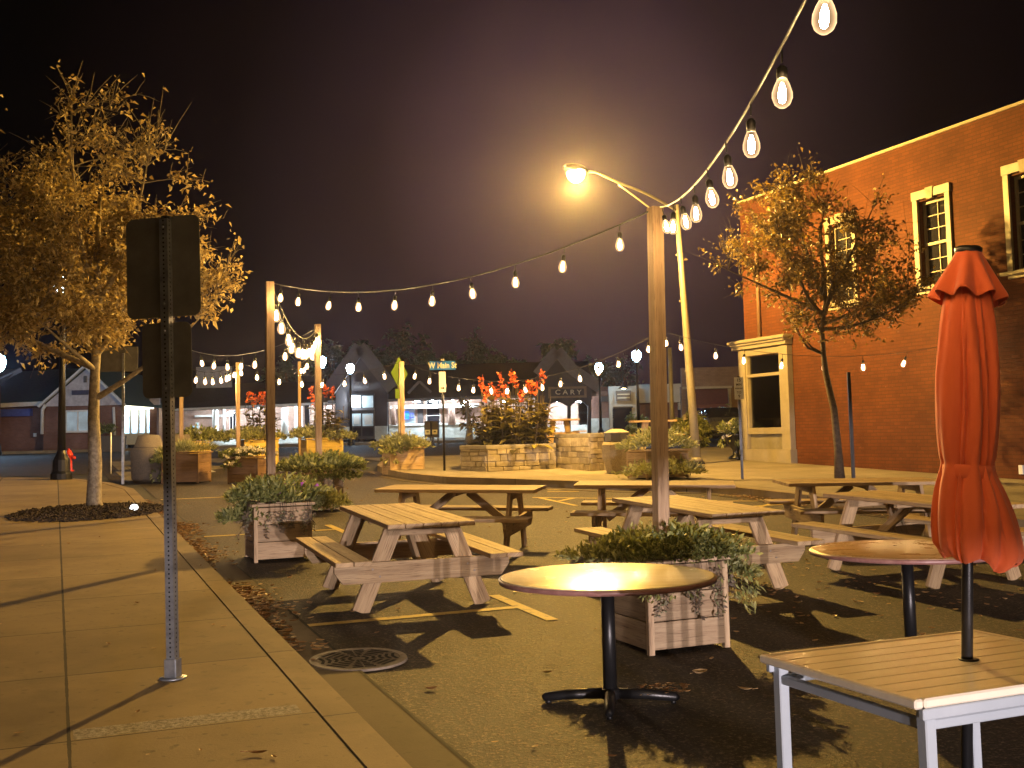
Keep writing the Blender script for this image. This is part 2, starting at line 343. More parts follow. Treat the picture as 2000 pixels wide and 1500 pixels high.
_t=N(_nt,'ShaderNodeBsdfTransparent');_t.inputs[0].default_value=(1,.93,.82,1);_e=N(_nt,'ShaderNodeEmission');_e.inputs[0].default_value=(1,.62,.32,1);_e.inputs[1].default_value=2.6
_g=N(_nt,'ShaderNodeBsdfGlossy');_g.inputs['Roughness'].default_value=.05
_lw=N(_nt,'ShaderNodeLayerWeight');_lw.inputs[0].default_value=.22
_m1=N(_nt,'ShaderNodeMixShader');_nt.links.new(_lw.outputs['Facing'],_m1.inputs[0]);_nt.links.new(_t.outputs[0],_m1.inputs[1]);_nt.links.new(_e.outputs[0],_m1.inputs[2])
_nt.links.new(_m1.outputs[0],_nt.nodes['Material Output'].inputs[0])
m_acorn=emis('acorn_globe',(.42,.68,1.),150.);m_acorn2=emis('acorn_globe_soft',(.60,.80,1.),30.);m_sodlens=emis('sodium_lens',(1.,.66,.2),120.);m_fluo=emis('porch_tube',(.80,.93,1.),340.);m_warm=emis('gooseneck_bulb',(1.,.75,.35),60.)
m_neon=emis('neon_oval',(.2,.6,1.),3.5,9);m_screen=emis('blue_screen',(.02,.18,1.),2.2,3);m_room=emis('lit_room',(.40,.62,.80),1.3,1.6);m_room2=emis('dim_room',(.36,.46,.52),.5,2.2);m_canopy=emis('canopy_light',(1.,.98,.75),2.6);m_land=emis('landscape_lamp',(.9,.95,1.),4.)

m_clear=bpy.data.materials.new('shop_glass');m_clear.use_nodes=True;_nt=m_clear.node_tree
_t=N(_nt,'ShaderNodeBsdfTransparent');_t.inputs[0].default_value=(.75,.75,.75,1);_g=N(_nt,'ShaderNodeBsdfGlossy');_g.inputs['Roughness'].default_value=.02;_f=N(_nt,'ShaderNodeFresnel');_f.inputs[0].default_value=1.5
_m=N(_nt,'ShaderNodeMixShader');_nt.links.new(_f.outputs[0],_m.inputs[0]);_nt.links.new(_t.outputs[0],_m.inputs[1]);_nt.links.new(_g.outputs[0],_m.inputs[2]);_nt.links.new(_m.outputs[0],_nt.nodes['Material Output'].inputs[0])
# ================================================================ SETTING
def strip_(mb,w0,w1,u0,u1,h,du=1.5,t=0,sides=False):
    n=max(1,int(math.ceil((u1-u0)/du)));us=[u0+(u1-u0)*i/n for i in range(n+1)]
    for a,b in zip(us,us[1:]):
        mb.face([(w0,a,Gu(a)+h),(w1,a,Gu(a)+h),(w1,b,Gu(b)+h),(w0,b,Gu(b)+h)],t)
        if sides:
            mb.face([(w1,a,Gu(a)-.02),(w1,b,Gu(b)-.02),(w1,b,Gu(b)+h),(w1,a,Gu(a)+h)],t)
            mb.face([(w0,b,Gu(b)-.02),(w0,a,Gu(a)-.02),(w0,a,Gu(a)+h),(w0,b,Gu(b)+h)],t)
    if sides:
        for a in (u0,u1): mb.face([(w0,a,Gu(a)-.02),(w1,a,Gu(a)-.02),(w1,a,Gu(a)+h),(w0,a,Gu(a)+h)],t)
def poly_(mb,pts,h,side=True,du=1.0,t=0):
    """flat-ish polygon in (w,u) laid on the slope, cut into u bands so that it follows the ground"""
    u0=min(p[1] for p in pts);u1=max(p[1] for p in pts);u=u0
    def clip(P,lim,keep_above):
        o=[]
        for i in range(len(P)):
            a,b=P[i],P[(i+1)%len(P)];ia=(a[1]>=lim)==keep_above or a[1]==lim;ib=(b[1]>=lim)==keep_above or b[1]==lim
            if ia:o.append(a)
            if ia!=ib and a[1]!=b[1]:
                k=(lim-a[1])/(b[1]-a[1]);o.append((a[0]+(b[0]-a[0])*k,lim))
        return o
    while u<u1-1e-6:
        v=min(u+du,u1);P=clip(clip(pts,u,True),v,False)
        if len(P)>2: mb.face([(p[0],p[1],Gu(p[1])+h) for p in P],t)
        u=v
    if side:
        for i in range(len(pts)):
            a,b=pts[i],pts[(i+1)%len(pts)];mb.face([(a[0],a[1],Gu(a[1])-.02),(b[0],b[1],Gu(b[1])-.02),(b[0],b[1],Gu(b[1])+h),(a[0],a[1],Gu(a[1])+h)],t)
# ground far plane: gridded so the heights follow the slope
g=MB();us=[-40+2*i for i in range(0,60)]+[90,120,200,400,900]
for a,b in zip(us,us[1:]): g.face([(-600,a,Gu(a)-.012),(600,a,Gu(a)-.012),(600,b,Gu(b)-.012),(-600,b,Gu(b)-.012)])
struct('ground',g,m_dirt,A)
g=MB();strip_(g,1.74,11.05,-30,26,0,2);strip_(g,1.2,7.2,26,40,0,1);strip_(g,7.2,60,35,40,0.,1);strip_(g,-90,1.2,30.4,40,0,1);strip_(g,-90,70,40,60,0,1);struct('road',g,m_asph,A)
g=MB();strip_(g,1.38,1.76,-30,21,.012,2);struct('gutter',g,m_gut,A)
g=MB();strip_(g,-7,1.205,-30,21.2,.15,1.34,sides=True);poly_(g,[(-7,21.205),(1.205,21.205),(1.2,22),(.9,24),(.2,26),(-1.2,27.3),(-4,27.8),(-7,27.8)],.15);struct('sidewalk',g,m_side,A)
kp=[(1.215,-30),(1.215,21.2),(1.21,22),(.91,24.02),(.21,26.05),(-1.2,27.32),(-7,27.85)];ko=[(1.385,-30),(1.385,21.2),(1.38,22.05),(1.06,24.1),(.33,26.2),(-1.15,27.5),(-7,28.02)]
def ribbon(mb,a,b,h,du=1.5):
    for i in range(len(a)-1):
        n=max(1,int(math.hypot(a[i+1][0]-a[i][0],a[i+1][1]-a[i][1])/du))
        for k in range(n):
            q=[]
            for P,kk in ((a,k),(b,k),(b,k+1),(a,k+1)):
                f=kk/n;w=P[i][0]+(P[i+1][0]-P[i][0])*f;u=P[i][1]+(P[i+1][1]-P[i][1])*f;q.append((w,u))
            mb.face([(w,u,Gu(u)+h) for w,u in q])
            for s in ((0,3),(1,2)):
                c,d=q[s[0]],q[s[1]];mb.face([(c[0],c[1],Gu(c[1])-.02),(d[0],d[1],Gu(d[1])-.02),(d[0],d[1],Gu(d[1])+h),(c[0],c[1],Gu(c[1])+h)])
g=MB();ribbon(g,kp,ko,.153)
rp=[(11.1,-30),(11.1,15.2),(11.05,17.2),(9.95,18.5),(8.6,20.6),(7.6,22),(7.3,23.4),(7.25,25.1),(7.55,27.2),(8.2,29.2),(9.4,30.6),(11.5,31.4),(60,31.4)]
ri=[(11.27,-30),(11.27,15.3),(11.2,17.35),(10.07,18.65),(8.74,20.7),(7.77,22.05),(7.47,23.45),(7.43,25.05),(7.72,27.1),(8.35,29.05),(9.5,30.43),(11.55,31.22),(60,31.22)]
ribbon(g,rp,ri,.153);kerb=struct('kerb',g,m_kerb,A)
g=MB();gi=[(w-.32 if i<2 else w-.25,u-.28 if 2<i<6 else u) for i,(w,u) in enumerate(rp[:9])];ribbon(g,gi,[(w-.01,u) for w,u in rp[:9]],.008);struct('plaza_gutter',g,m_gut,A)
g=MB();pz=[(11.275,-30),(11.275,15.3),(11.205,17.35),(10.075,18.655),(8.75,20.71),(7.78,22.05),(7.48,23.45),(7.44,25.05),(7.73,27.1),(8.36,29.05),(9.5,30.42),(11.55,31.21),(60,31.21),(60,24.2),(16.55,24.2),(16.55,-30)]
poly_(g,pz,.15);struct('plaza_pavement',g,m_plaza,A)
# light crosswalk slab across the far street and its stripes
g=MB();strip_(g,1.6,8.6,31.5,37.6,.006,.5);poly_(g,[(1.5,26.5),(4.2,30.9),(7.2,31.4),(1.5,31.4)],.006,False,.5);strip_(g,9,60,32.2,34.6,.006,.5);struct('crosswalk',g,m_plaza,A)
g=MB()
def pline(p,q,wd=.1,h=.006,mb=None):
    n=max(1,int(math.hypot(q[0]-p[0],q[1]-p[1])/.5));d=Vector((q[0]-p[0],q[1]-p[1])).normalized();nn=Vector((-d.y,d.x))*wd/2
    for i in range(n):
        a=Vector(p).lerp(Vector(q),i/n);b=Vector(p).lerp(Vector(q),(i+1)/n)
        (mb or g).face([(c.x,c.y,Gu(c.y)+h) for c in (a-nn,a+nn,b+nn,b-nn)])
for u in (2.1,8.42,14.72,21.0):
    pline((1.78,u),(3.5,u));pline((3.53,u-.62),(3.53,u+.6),.1,.0062)
    if u<18: pline((9.3,u+.02),(11.02,u+.02));pline((9.27,u-.62),(9.27,u+.6),.1,.0062)
# hatched no-parking zone by the right kerb
pw=lambda px,py:(lambda q:uw(q[0],q[1])[::-1])(gp(px,py))
for a,b in (((1040,972),(1206,974)),((1055,973),(1125,988)),((1092,979),(1122,973)),((1180,987),(1206,975)),((1401,979),(1510,979)),((1508,984),(1450,1000)),((1310,979),(1400,978)),((1420,1043),(1560,1045)),((1405,985),(1330,1002)),((1069,957),(1150,957)),((1069,961),(1130,960)),((1560,984),(1610,972))): pline(pw(*a),pw(*b),.09)
struct('parking_markings',g,m_yel,A)
g=MB()
for i in range(5): pline((2.6+i*1.1,29.2),(2.6+i*1.1,30.4),.3,.011)
pline((-3.5,28.9),(.4,28.5),.18);struct('crosswalk_markings',g,m_wht,A)
# grass bank before the station
g=MB();strip_(g,-90,70,60,61.2,.14,1,sides=True);struct('far_kerb',g,m_kerb,A)

# ================================================================ helpers for things
def leafquad(mb,c,L,W,d=None,t=None,fold=.25,droop=0):
    d=d or Vector((random.gauss(0,1),random.gauss(0,1),random.gauss(0,.7))).normalized()
    r=Vector((random.gauss(0,1),random.gauss(0,1),random.gauss(0,1)));s=d.cross(r).normalized();n=d.cross(s)
    c=Vector(c);t=random.random() if t is None else t
    a=c;b=c+d*L-Vector((0,0,droop*L));m1=c+d*L*.45+s*W/2+n*fold*W;m2=c+d*L*.45-s*W/2+n*fold*W
    mb.face([a,m1,b],t);mb.face([a,b,m2],t)
def foliage(mb,cx,cy,z,rx,ry,h,n,L=.06,W=.03,droop=.0,t0=0,t1=1,low=0.,up=.5):
    """clumpy low planting: leaves on short stems over an uneven dome, some hanging over the rim"""
    cl=[(random.uniform(-1,1),random.uniform(-1,1),random.uniform(.45,1)) for _ in range(max(6,n//70))]
    for i in range(n):
        k=random.choice(cl);x=max(-1.15,min(1.15,k[0]+random.gauss(0,.22)));y=max(-1.15,min(1.15,k[1]+random.gauss(0,.22)))
        rr=max(abs(x),abs(y));zt=h*k[2]*(1-.35*rr*rr)*random.uniform(.35,1.05)
        if rr>.92 and random.random()<droop: zt=-random.random()**.7*low
        d=Vector((x*.6+random.gauss(0,.5),y*.6+random.gauss(0,.5),up+random.gauss(0,.45))).normalized()
        if zt<0:d=Vector((x*.3+random.gauss(0,.3),y*.3+random.gauss(0,.3),-.6)).normalized()
        leafquad(mb,(cx+x*rx,cy+y*ry,z+zt),L*random.uniform(.6,1.3),W*random.uniform(.7,1.3),d,random.uniform(t0,t1))
def planter(loc,rz,label,w=.62,d=.62,h=.55,rows=3,mat=None,h0=0,group='wooden planter boxes',sz=0):
    T=thing('planter_box',label,'planter',(loc[0],loc[1],loc[2]),rz,group)
    mat=mat or m_plank;bh=h/rows
    sides=[('front',0,-1),('back',0,1),('left',-1,0),('right',1,0)]
    for nm,sx,sy in sides:
        mb=MB()
        for i in range(rows):
            z=bh*i+bh/2+.025
            if sy: mb.box((0,sy*(d/2-.019),z),(w-.078,.036,bh-.006))
            else: mb.box((sx*(w/2-.019),0,z),(.036,d-.002 if False else d-.078,bh-.006))
        mb.build('plank_side',mat,T,.003)
    for sx in(-1,1):
        for sy in(-1,1):MB().box((sx*(w/2-.02),sy*(d/2-.02),(h+.02)/2-.0),(.042,.042,h+.03)).build('corner_post',mat,T,.003)
    mb=MB()
    for sy in(-1,1):mb.box((0,sy*(d/2-.01),h+.05),(w+.06,.09,.03))
    for sx in(-1,1):mb.box((sx*(w/2-.01),0,h+.05),(.09,d-.074,.03))
    mb.build('rim',mat,T,.003)
    mb=MB();mb.box((0,0,h-.06),(w-.09,d-.09,.05),t=.5);mb.build('soil',m_soil,T)
    return T
def post(px_top,py_top,x,y,label,wd=.09,rz=A,z0=None,grp='wooden string light posts',lean=0):
    z0=G(x,y) if z0 is None else z0
    # height from the photograph at that distance
    zt=at(px_top,py_top,y)[2]
    mb=MB().box((0,0,(zt-z0)/2),(wd,wd,zt-z0));o=mb.build('light_post',m_post,None,.004)
    o.location=(x,y,z0);o.rotation_euler=(Matrix.Rotation(R_(lean),3,'Y')@Matrix.Rotation(rz,3,'Z')).to_euler();tag(o,label,'post',grp);return (x+(zt-z0)*math.sin(R_(lean)),y,zt)

m_dplank=wood('shaded_planks',(.20,.12,.065),(.13,.075,.04),(.05,.03,.02));m_yplank=wood('lamplit_planks',(.60,.44,.12),(.48,.33,.08),(.25,.15,.04))  # dark and yellow planks: shade and lamp light put into the wood colour
# ================================================================ POSTS AND PLANTERS
gz=lambda x,y:G(x,y)
PL=[]
def planter_at(x,y,label,**k):
    raised=k.pop('raised',0)
    z=G(x,y)+raised;T=planter((x,y,z),k.pop('rz',A),label,**k);return z
z=planter_at(1.02,7.72,'nearest wooden planter box, with the tall post rising behind the round table')
P1=post(1280,405,1.005,7.78,'nearest light post, rising from the planter behind the round table',lean=.8)
def plants(name,label,specs,loc,rz=A,stems=None,extra=None,cat='plants',group='plants growing in the planters'):
    T=thing(name,label,cat,loc,rz,group)
    for nm,mat,args in specs:
        mb=MB()
        for a in args: foliage(mb,**a)
        mb.build(nm,mat,T)
    if extra:
        for nm,mat,mb in extra: mb.build(nm,mat,T)
    return T
def trailers(n,rx,ry,z,low,side):
    """hanging strands over the rim"""
    mb=MB();lv=MB()
    for i in range(n):
        s=random.choice(side);a=random.uniform(-1,1)
        x,y=(a*rx,s[1]*ry) if s[0]==0 else (s[0]*rx,a*ry)
        L=low*random.uniform(.3,1);p=[(x*.8,y*.8,z+.05),(x+s[0]*.04,y+s[1]*.04,z+.06)]
        q=(x+s[0]*.06,y+s[1]*.06,z-.02);k=0
        while k<L:
            k+=.03;q=(q[0]+random.gauss(0,.012),q[1]+random.gauss(0,.006),q[2]-.03);p.append(q)
            for _ in range(3): leafquad(lv,q,random.uniform(.025,.05),random.uniform(.012,.025),Vector((random.gauss(0,1),random.gauss(0,.6)+s[1]*.5,random.gauss(-.4,.5))).normalized())
        mb.tube(p,.0022,3,cap=False)
    return mb,lv
hb=.58
tr,tl=trailers(26,.3,.3,hb,.34,[(0,-1),(1,0)])
plants('trailing_plants','bushy green plants trailing dry stems over the nearest planter behind the round table',
 [('leaves',m_green,[dict(cx=.02,cy=0,z=hb,rx=.38,ry=.34,h=.25,n=3800,L=.052,W=.024,up=.5),dict(cx=.05,cy=-.32,z=hb,rx=.36,ry=.12,h=.16,n=1100,L=.046,W=.022,droop=.5,low=.2)]),
  ('sage_leaves',m_sage,[dict(cx=-.36,cy=.05,z=hb-.02,rx=.24,ry=.3,h=.2,n=1100,L=.055,W=.022,up=.6),dict(cx=.42,cy=-.05,z=hb-.14,rx=.16,ry=.3,h=.22,n=900,L=.055,W=.02,droop=.4,low=.2)])],
 (1.02,7.72,z),extra=[('hanging_stems',m_bark2,tr),('hanging_leaves',m_dry,tl)])
z=planter_at(-2.62,12.22,'planter box with purple and pink blossoms at the foot of the second tall post')
P2=post(532,550,-2.70,12.25,'second tallest light post, rising from the flowering planter left of the picnic table')
tr,tl=trailers(34,.31,.31,hb,.28,[(0,-1),(-1,0)]);fl=MB();fy=MB()
for i in range(16): leafquad(fl,(random.uniform(-.2,.5),random.uniform(-.35,.2),hb+random.uniform(.1,.26)),.06,.07)
plants('flowering_plants','sprawling green plants with a few purple flowers at the second post',
 [('leaves',m_green,[dict(cx=0,cy=0,z=hb,rx=.42,ry=.34,h=.34,n=2400,L=.085,W=.034,up=.7),dict(cx=-.4,cy=-.1,z=hb-.2,rx=.2,ry=.3,h=.3,n=700,L=.07,W=.03)]),
  ('sage_leaves',m_sage,[dict(cx=.45,cy=-.05,z=hb-.12,rx=.28,ry=.3,h=.32,n=1100,L=.07,W=.03)]),],
 (-2.62,12.22,z),extra=[('hanging_stems',m_bark2,tr),('hanging_leaves',m_dry,tl),('blossoms',m_pflow,fl)])
z=planter_at(-3.12,17.7,'dim planter box in shadow at the foot of the third light post')
P3=post(627,633,-3.14,17.75,'third light post, right of the second one with lights gathered at its top')
tr,tl=trailers(16,.31,.31,hb,.2,[(0,-1)])
plants('bushy_plants','dark green bushy plants in the shaded planter of the third post',
 [('leaves',m_green,[dict(cx=0,cy=0,z=hb,rx=.52,ry=.4,h=.36,n=2300,L=.09,W=.05,up=.6),dict(cx=0,cy=-.3,z=hb-.1,rx=.5,ry=.15,h=.16,n=800,L=.08,W=.045)])],(-3.12,17.7,z),extra=[('hanging_leaves',m_dry,tl)])
z=planter_at(-2.66,26.4,'planter box with broad leaves at the street corner under the bright lit post',w=.84,d=.7,h=.6)
P4=post(786,706,-2.66,26.4,'sunny yellow lit light post standing at the street corner beside the lime green sign')
plants('hosta_plants','broad leaved plants overflowing the corner planter',
 [('leaves',m_sage,[dict(cx=0,cy=0,z=.6,rx=.55,ry=.42,h=.36,n=1300,L=.13,W=.06,up=.5,t0=.3),dict(cx=0,cy=-.35,z=.5,rx=.52,ry=.15,h=.2,n=400,L=.12,W=.055,droop=.3,low=.15)])],(-2.66,26.4,z))
P5=post(459,708,-6.55,26.2,'short looking light post behind the white flowers, with strings meeting at its top')
P6=post(347,676,-7.72,25.6,'leftmost light post, mostly hidden behind the big sign')
P8=post(581,706,-6.6,34,'farthest light post, barely showing left of the dark station tower')
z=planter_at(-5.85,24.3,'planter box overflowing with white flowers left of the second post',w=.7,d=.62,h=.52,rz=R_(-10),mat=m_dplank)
wf=MB()
for i in range(130):
    a,b=random.uniform(-.55,.55),random.uniform(-.45,.25);c=Vector((a,b,.55+.26*(1-a*a*2.2)*random.uniform(.5,1)-(.25*random.random() if b<-.35 else 0)))
    for _ in range(4): leafquad(wf,c,.06,.06)
plants('white_flowers','mound of white flowers spilling over their planter box',[('leaves',m_green,[dict(cx=0,cy=0,z=.53,rx=.52,ry=.36,h=.26,n=900,L=.09,W=.05,t1=.5),dict(cx=-.4,cy=-.2,z=.3,rx=.15,ry=.2,h=.3,n=150,L=.09,W=.05,t1=.5)])],(-5.85,24.3,z),extra=[('blossoms',m_wflow,wf)])
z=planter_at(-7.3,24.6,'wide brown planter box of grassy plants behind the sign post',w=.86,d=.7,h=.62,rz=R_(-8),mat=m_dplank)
plants('grassy_plants','wispy grassy plants in the wide planter behind the sign post',[('blades',m_sage,[dict(cx=0,cy=0,z=.62,rx=.5,ry=.34,h=.28,n=900,L=.16,W=.018,up=1.)]),('leaves',m_green,[dict(cx=-.5,cy=-.2,z=.4,rx=.2,ry=.2,h=.35,n=250,L=.09,W=.05,droop=.4,low=.3)])],(-7.3,24.6,z))
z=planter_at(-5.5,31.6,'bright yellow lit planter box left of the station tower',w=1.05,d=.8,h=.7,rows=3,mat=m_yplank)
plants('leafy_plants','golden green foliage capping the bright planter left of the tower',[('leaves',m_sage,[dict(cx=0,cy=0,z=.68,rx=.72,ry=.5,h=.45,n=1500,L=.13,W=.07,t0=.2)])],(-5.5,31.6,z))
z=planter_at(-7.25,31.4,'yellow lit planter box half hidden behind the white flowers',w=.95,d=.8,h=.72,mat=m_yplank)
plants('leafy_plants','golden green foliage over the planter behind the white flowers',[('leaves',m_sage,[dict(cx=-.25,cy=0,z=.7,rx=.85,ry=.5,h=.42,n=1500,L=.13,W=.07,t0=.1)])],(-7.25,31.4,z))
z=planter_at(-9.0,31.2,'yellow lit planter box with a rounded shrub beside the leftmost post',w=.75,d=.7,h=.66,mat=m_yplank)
plants('rounded_shrub','rounded green shrub in the planter beside the leftmost post',[('leaves',m_green,[dict(cx=.1,cy=0,z=.62,rx=.6,ry=.5,h=.55,n=1200,L=.12,W=.07)])],(-9.0,31.2,z))
z=planter_at(2.85,22.1,'two tiered planter box on the plaza behind the nearest post',w=.95,d=.8,h=.5,raised=.15)
P7=post(1283,643,2.95,22.5,'light post hidden behind the nearest post on the plaza',z0=G(2.95,22.5)+.15)
plants('spilling_plants','yellow green plants spilling down the tiered planter on the plaza',[('leaves',m_sage,[dict(cx=0,cy=0,z=.52,rx=.62,ry=.42,h=.5,n=1300,L=.12,W=.04,t0=.2),dict(cx=-.25,cy=-.55,z=.02,rx=.75,ry=.3,h=.42,n=1300,L=.11,W=.035,t0=.2)])],(2.85,22.1,z))

# concrete planters / litter bins at left
T=thing('concrete_bin','squat grey concrete bin with sloping cap at left, beyond the tree','litter bin',gp(291,941),R_(10))
MB().lathe([(.40,0),(.47,.1),(.5,.72),(.47,.76)],4,ph=R_(45)).build('body',m_agg2,T);MB().lathe([(.44,.762),(.40,.80),(.30,1.05),(0,1.07)],4,ph=R_(45)).build('cap',m_agg2,T)
T=thing('concrete_tub','brown concrete tub behind the squat grey bin','planter',(gp(372,926)[0]-.7,29,G(-9,29)),R_(20));MB().lathe([(.34,0),(.42,.5),(.44,.95),(.36,.97),(.34,.85),(0,.85)],4,ph=R_(45)).build('body',m_agg2,T)

# ================================================================ CANNAS
def cannaclump(name,label,loc,R,H,n,leafL=.42,nf=6,group='canna plants',seed=1):
    random.seed(seed);T=thing(name,label,'plant',loc,0,group);st=MB();lf=MB();fl=MB()
    for i in range(n):
        a=random.uniform(0,2*math.pi);r=R*math.sqrt(random.random())*.92;b=Vector((r*math.cos(a),r*math.sin(a),0))
        h=H*random.uniform(.6,1.)*(1-.25*(r/R)**2);tip=b*1.25+Vector((0,0,h));st.tube([b,(b+tip)/2+Vector((random.gauss(0,.03),0,0)),tip],[.016,.012,.006],5)
        for k in range(random.randint(9,12)):
            f=random.uniform(.03,.82);p=b.lerp(tip,f);az=random.uniform(0,2*math.pi)
            L=leafL*random.uniform(.7,1.2)*(1-.35*f);W=L*.44;up=.25+.7*f;d=Vector((math.cos(az),math.sin(az),up)).normalized()
            s=d.cross(Vector((0,0,1))).normalized();nn=s.cross(d);t=random.random()**1.5
            rows=[]
            for j in range(6):
                q=j/5;c=p+d*L*q+Vector((0,0,-.45*L*q*q));wd=W*math.sin(math.pi*min(1,q*.93+.07))**.8/2*(1 if j<5 else .05)
                rows.append((c-s*wd+nn*wd*.35,c,c+s*wd+nn*wd*.35))
            for u,v in zip(rows,rows[1:]):
                lf.face([u[0],u[1],v[1],v[0]],t,None,True);lf.face([u[1],u[2],v[2],v[1]],t,None,True)
    st.build('stems',m_bark2,T);lf.build('leaves',m_canna,T)
    for i in range(nf):
        h=H*random.uniform(.80,1.12);b=Vector((R*(-.9+1.8*(i+random.random()*.5)/nf),R*random.uniform(-.6,.5),H*.55))
        fs=MB();fs.tube([b,b+Vector((0,0,h-H*.55))],[.011,.006],5);ffo=MB()
        for q_ in range(26): leafquad(ffo,b+Vector((random.gauss(0,.025),random.gauss(0,.025),h-H*.55-.2+.012*q_)),random.uniform(.07,.12),random.uniform(.05,.09))
        fo=fs.build('flower_stalk',m_canna,T);ffo.build('flower_head',m_cflow,fo)
    return T
bed=gp(1000,895,.15)
cannaclump('canna_clump','big clump of dark leaved cannas with orange blooms in the stone bed',(.0,26.25,G(0,26)+.55),.86,1.62,74,.50,13,seed=3)
cannaclump('canna_clump','smaller canna with orange blooms left of the second post',(-7.2,31.4,G(-7.2,31.4)+.68),.5,1.35,14,.42,5,seed=5)
cannaclump('canna_clump','smaller canna with orange blooms behind the third post',(-5.45,31.6,G(-5.5,31.6)+.68),.5,1.35,16,.42,4,seed=8)
random.seed(21)
# ================================================================ STONE BED
def ashlar(mb,p0,p1,h,thick=.02,zb=0):
    p0,p1=Vector((*p0,0)),Vector((*p1,0));d=p1-p0;L=d.length;d.normalize();n=Vector((d.y,-d.x,0));z=0;z0a=G(p0.x,p0.y)+.15;z1a=G(p1.x,p1.y)+.15
    while z<h-.01:
        rh=min(random.uniform(.09,.17),h-z)
        if h-z-rh<.05: rh=h-z
        x=0
        while x<L-.01:
            bw=min(random.uniform(.16,.45),L-x)
            if L-x-bw<.1:bw=L-x
            pr=random.uniform(.0,.022);c=p0+d*(x+bw/2)+n*(thick/2+pr/2-.01);g0=min(z0a,z1a)
            m=Matrix((d,-n,Vector((0,0,1)))).transposed()
            mb.box(c+Vector((0,0,g0+z+rh/2+zb)),(bw-.012,thick+pr+.02,rh-.012),m)
            x+=bw
        z+=rh
def bedwall(name,label,poly,h,capo=.05,coreoff=0,fill=None,group=None):
    g0=min(G(*p) for p in poly)+.15;T=thing(name,label,'stone wall',(0,0,0),0,group)
    st=MB()
    for a,b in zip(poly,poly[1:]+poly[:1]): ashlar(st,a,b,h+(G(*poly[0])+.15-g0)*0)
    st.build('stonework',m_stone,T,.006)
    cx=sum(p[0] for p in poly)/len(poly);cy=sum(p[1] for p in poly)/len(poly)
    ins=lambda k:[(p[0]+(cx-p[0])*k/ max(.01,math.hypot(cx-p[0],cy-p[1])),p[1]+(cy-p[1])*k/max(.01,math.hypot(cx-p[0],cy-p[1]))) for p in poly]
    MB().prism(ins(.03),g0-.1,g0+h-.01).build('mortar_core',m_cap,T)
    if fill:
        o=ins(-capo);i_=ins(.3);cp=MB();n=len(poly)
        for k in range(n):
            j=(k+1)%n
            for za,zb in ((g0+h+.09,None),):
                cp.face([(*o[k],za),(*o[j],za),(*i_[j],za),(*i_[k],za)])
                cp.face([(*o[k],g0+h),(*o[j],g0+h),(*o[j],za),(*o[k],za)]);cp.face([(*i_[j],g0+h-.1),(*i_[k],g0+h-.1),(*i_[k],za),(*i_[j],za)]);cp.face([(*o[j],g0+h),(*o[k],g0+h),(*i_[k],g0+h),(*i_[j],g0+h)])
        cp.build('coping',m_cap,T);MB().prism(ins(.28),g0+h-.0,g0+h+.03).build('soil',m_soil,T)
    else:
        MB().prism(ins(-capo),g0+h,g0+h+.1).build('coping',m_cap,T,.008)
    return T
bedwall('stone_planter_bed','low stone walled bed holding the big canna clump',[(-1.22,25.5),(-.62,24.92),(.93,25.82),(1.0,27.3),(-1.1,27.4)],.50,fill=True)
bedwall('stone_pier_wall','taller stone pier between the canna bed and the concrete bin',[(.99,26.1),(1.68,24.66),(2.0,24.95),(1.36,26.5)],.74)
# concrete bin with octagonal lid
p=gp(1207,926,.15);T=thing('litter_bin','octagonal concrete litter bin with metal collar beside the stone pier','litter bin',(p[0]+.02,p[1]+.25,p[2]),R_(12))
MB().lathe([(.235,0),(.335,.38),(.34,.62),(.30,.68),(.24,.68)],8,sm=False).build('concrete_body',m_aggr,T);MB().lathe([(.245,.681),(.27,.70),(.27,.86),(.262,.862)],8,sm=False).build('collar',m_gtrim,T);MB().lathe([(.285,.863),(.285,.885),(.12,.955),(0,.96)],8,sm=False).build('lid',m_cap,T)

g=MB();strip_(g,1.752,1.775,-30,20.9,.014,1.5);struct('gutter_seam',g,m_hole,A)
# ================================================================ PICNIC TABLES
def picnic():
    T=thing('picnic_table','',None)
    Lh=1.83
    for i in range(5):
        MB().box((random.uniform(-.008,.008),(i-2)*.146,.70),(Lh,.14,.038)).build('top_board',m_pic,T,.004)
    for sy in(-1,1):
        for k in(0,1):MB().box((random.uniform(-.006,.006),sy*(.56+k*.146),.425),(Lh,.14,.038)).build('bench_board',m_pic,T,.004)
    for sx in(-1,1):
        X=sx*.62
        for sy in(-1,1):
            MB().bar((X,sy*.235,.68),(X,sy*.52,.0),.14,.038,up=(1,0,0)).build('leg',m_pic,T,.003)
        mb=MB();Xo=X+sx*.039
        # crossbeam with clipped lower corners
        y=.74;pts=[(-y,.40),(y,.40),(y,.33),(y-.07,.235),(-y+.07,.235),(-y,.33)]
        fa=[(Xo-.019,a,b) for a,b in pts];fb=[(Xo+.019,a,b) for a,b in pts];tt=random.random()
        f=lambda P:[(p[1]+3*sx,p[2]) for p in P]
        mb.face(fa[::-1],tt,f(fa[::-1]));mb.face(fb,tt,f(fb))
        for i in range(6):
            j=(i+1)%6;Q=[fa[i],fa[j],fb[j],fb[i]];mb.face(Q,tt,f(Q))
        mb.build('crossbeam',m_pic,T,.003)
        MB().box((X,0,.64),(.038,.62,.085)).build('top_cleat',m_pic,T,.003)
        bo=MB()
        for sy in(-1,1):
            for q in (-.03,.03):
                b0=Vector((Xo+sx*.019,sy*.40+q,.315+q));bo.tube([b0,b0+Vector((sx*.006,0,0))],.009,8)
        bo.build('bolts',m_iron,T)
        MB().bar((sx*.08,0,.665),(sx*.56,0,.30),.085,.038,up=(0,1,0)).build('diagonal_brace',m_pic,T,.003)
    MB().box((0,0,.66),(.04,.6,.04)).build('top_cleat',m_pic,T)
    return T
proto=picnic();first=True
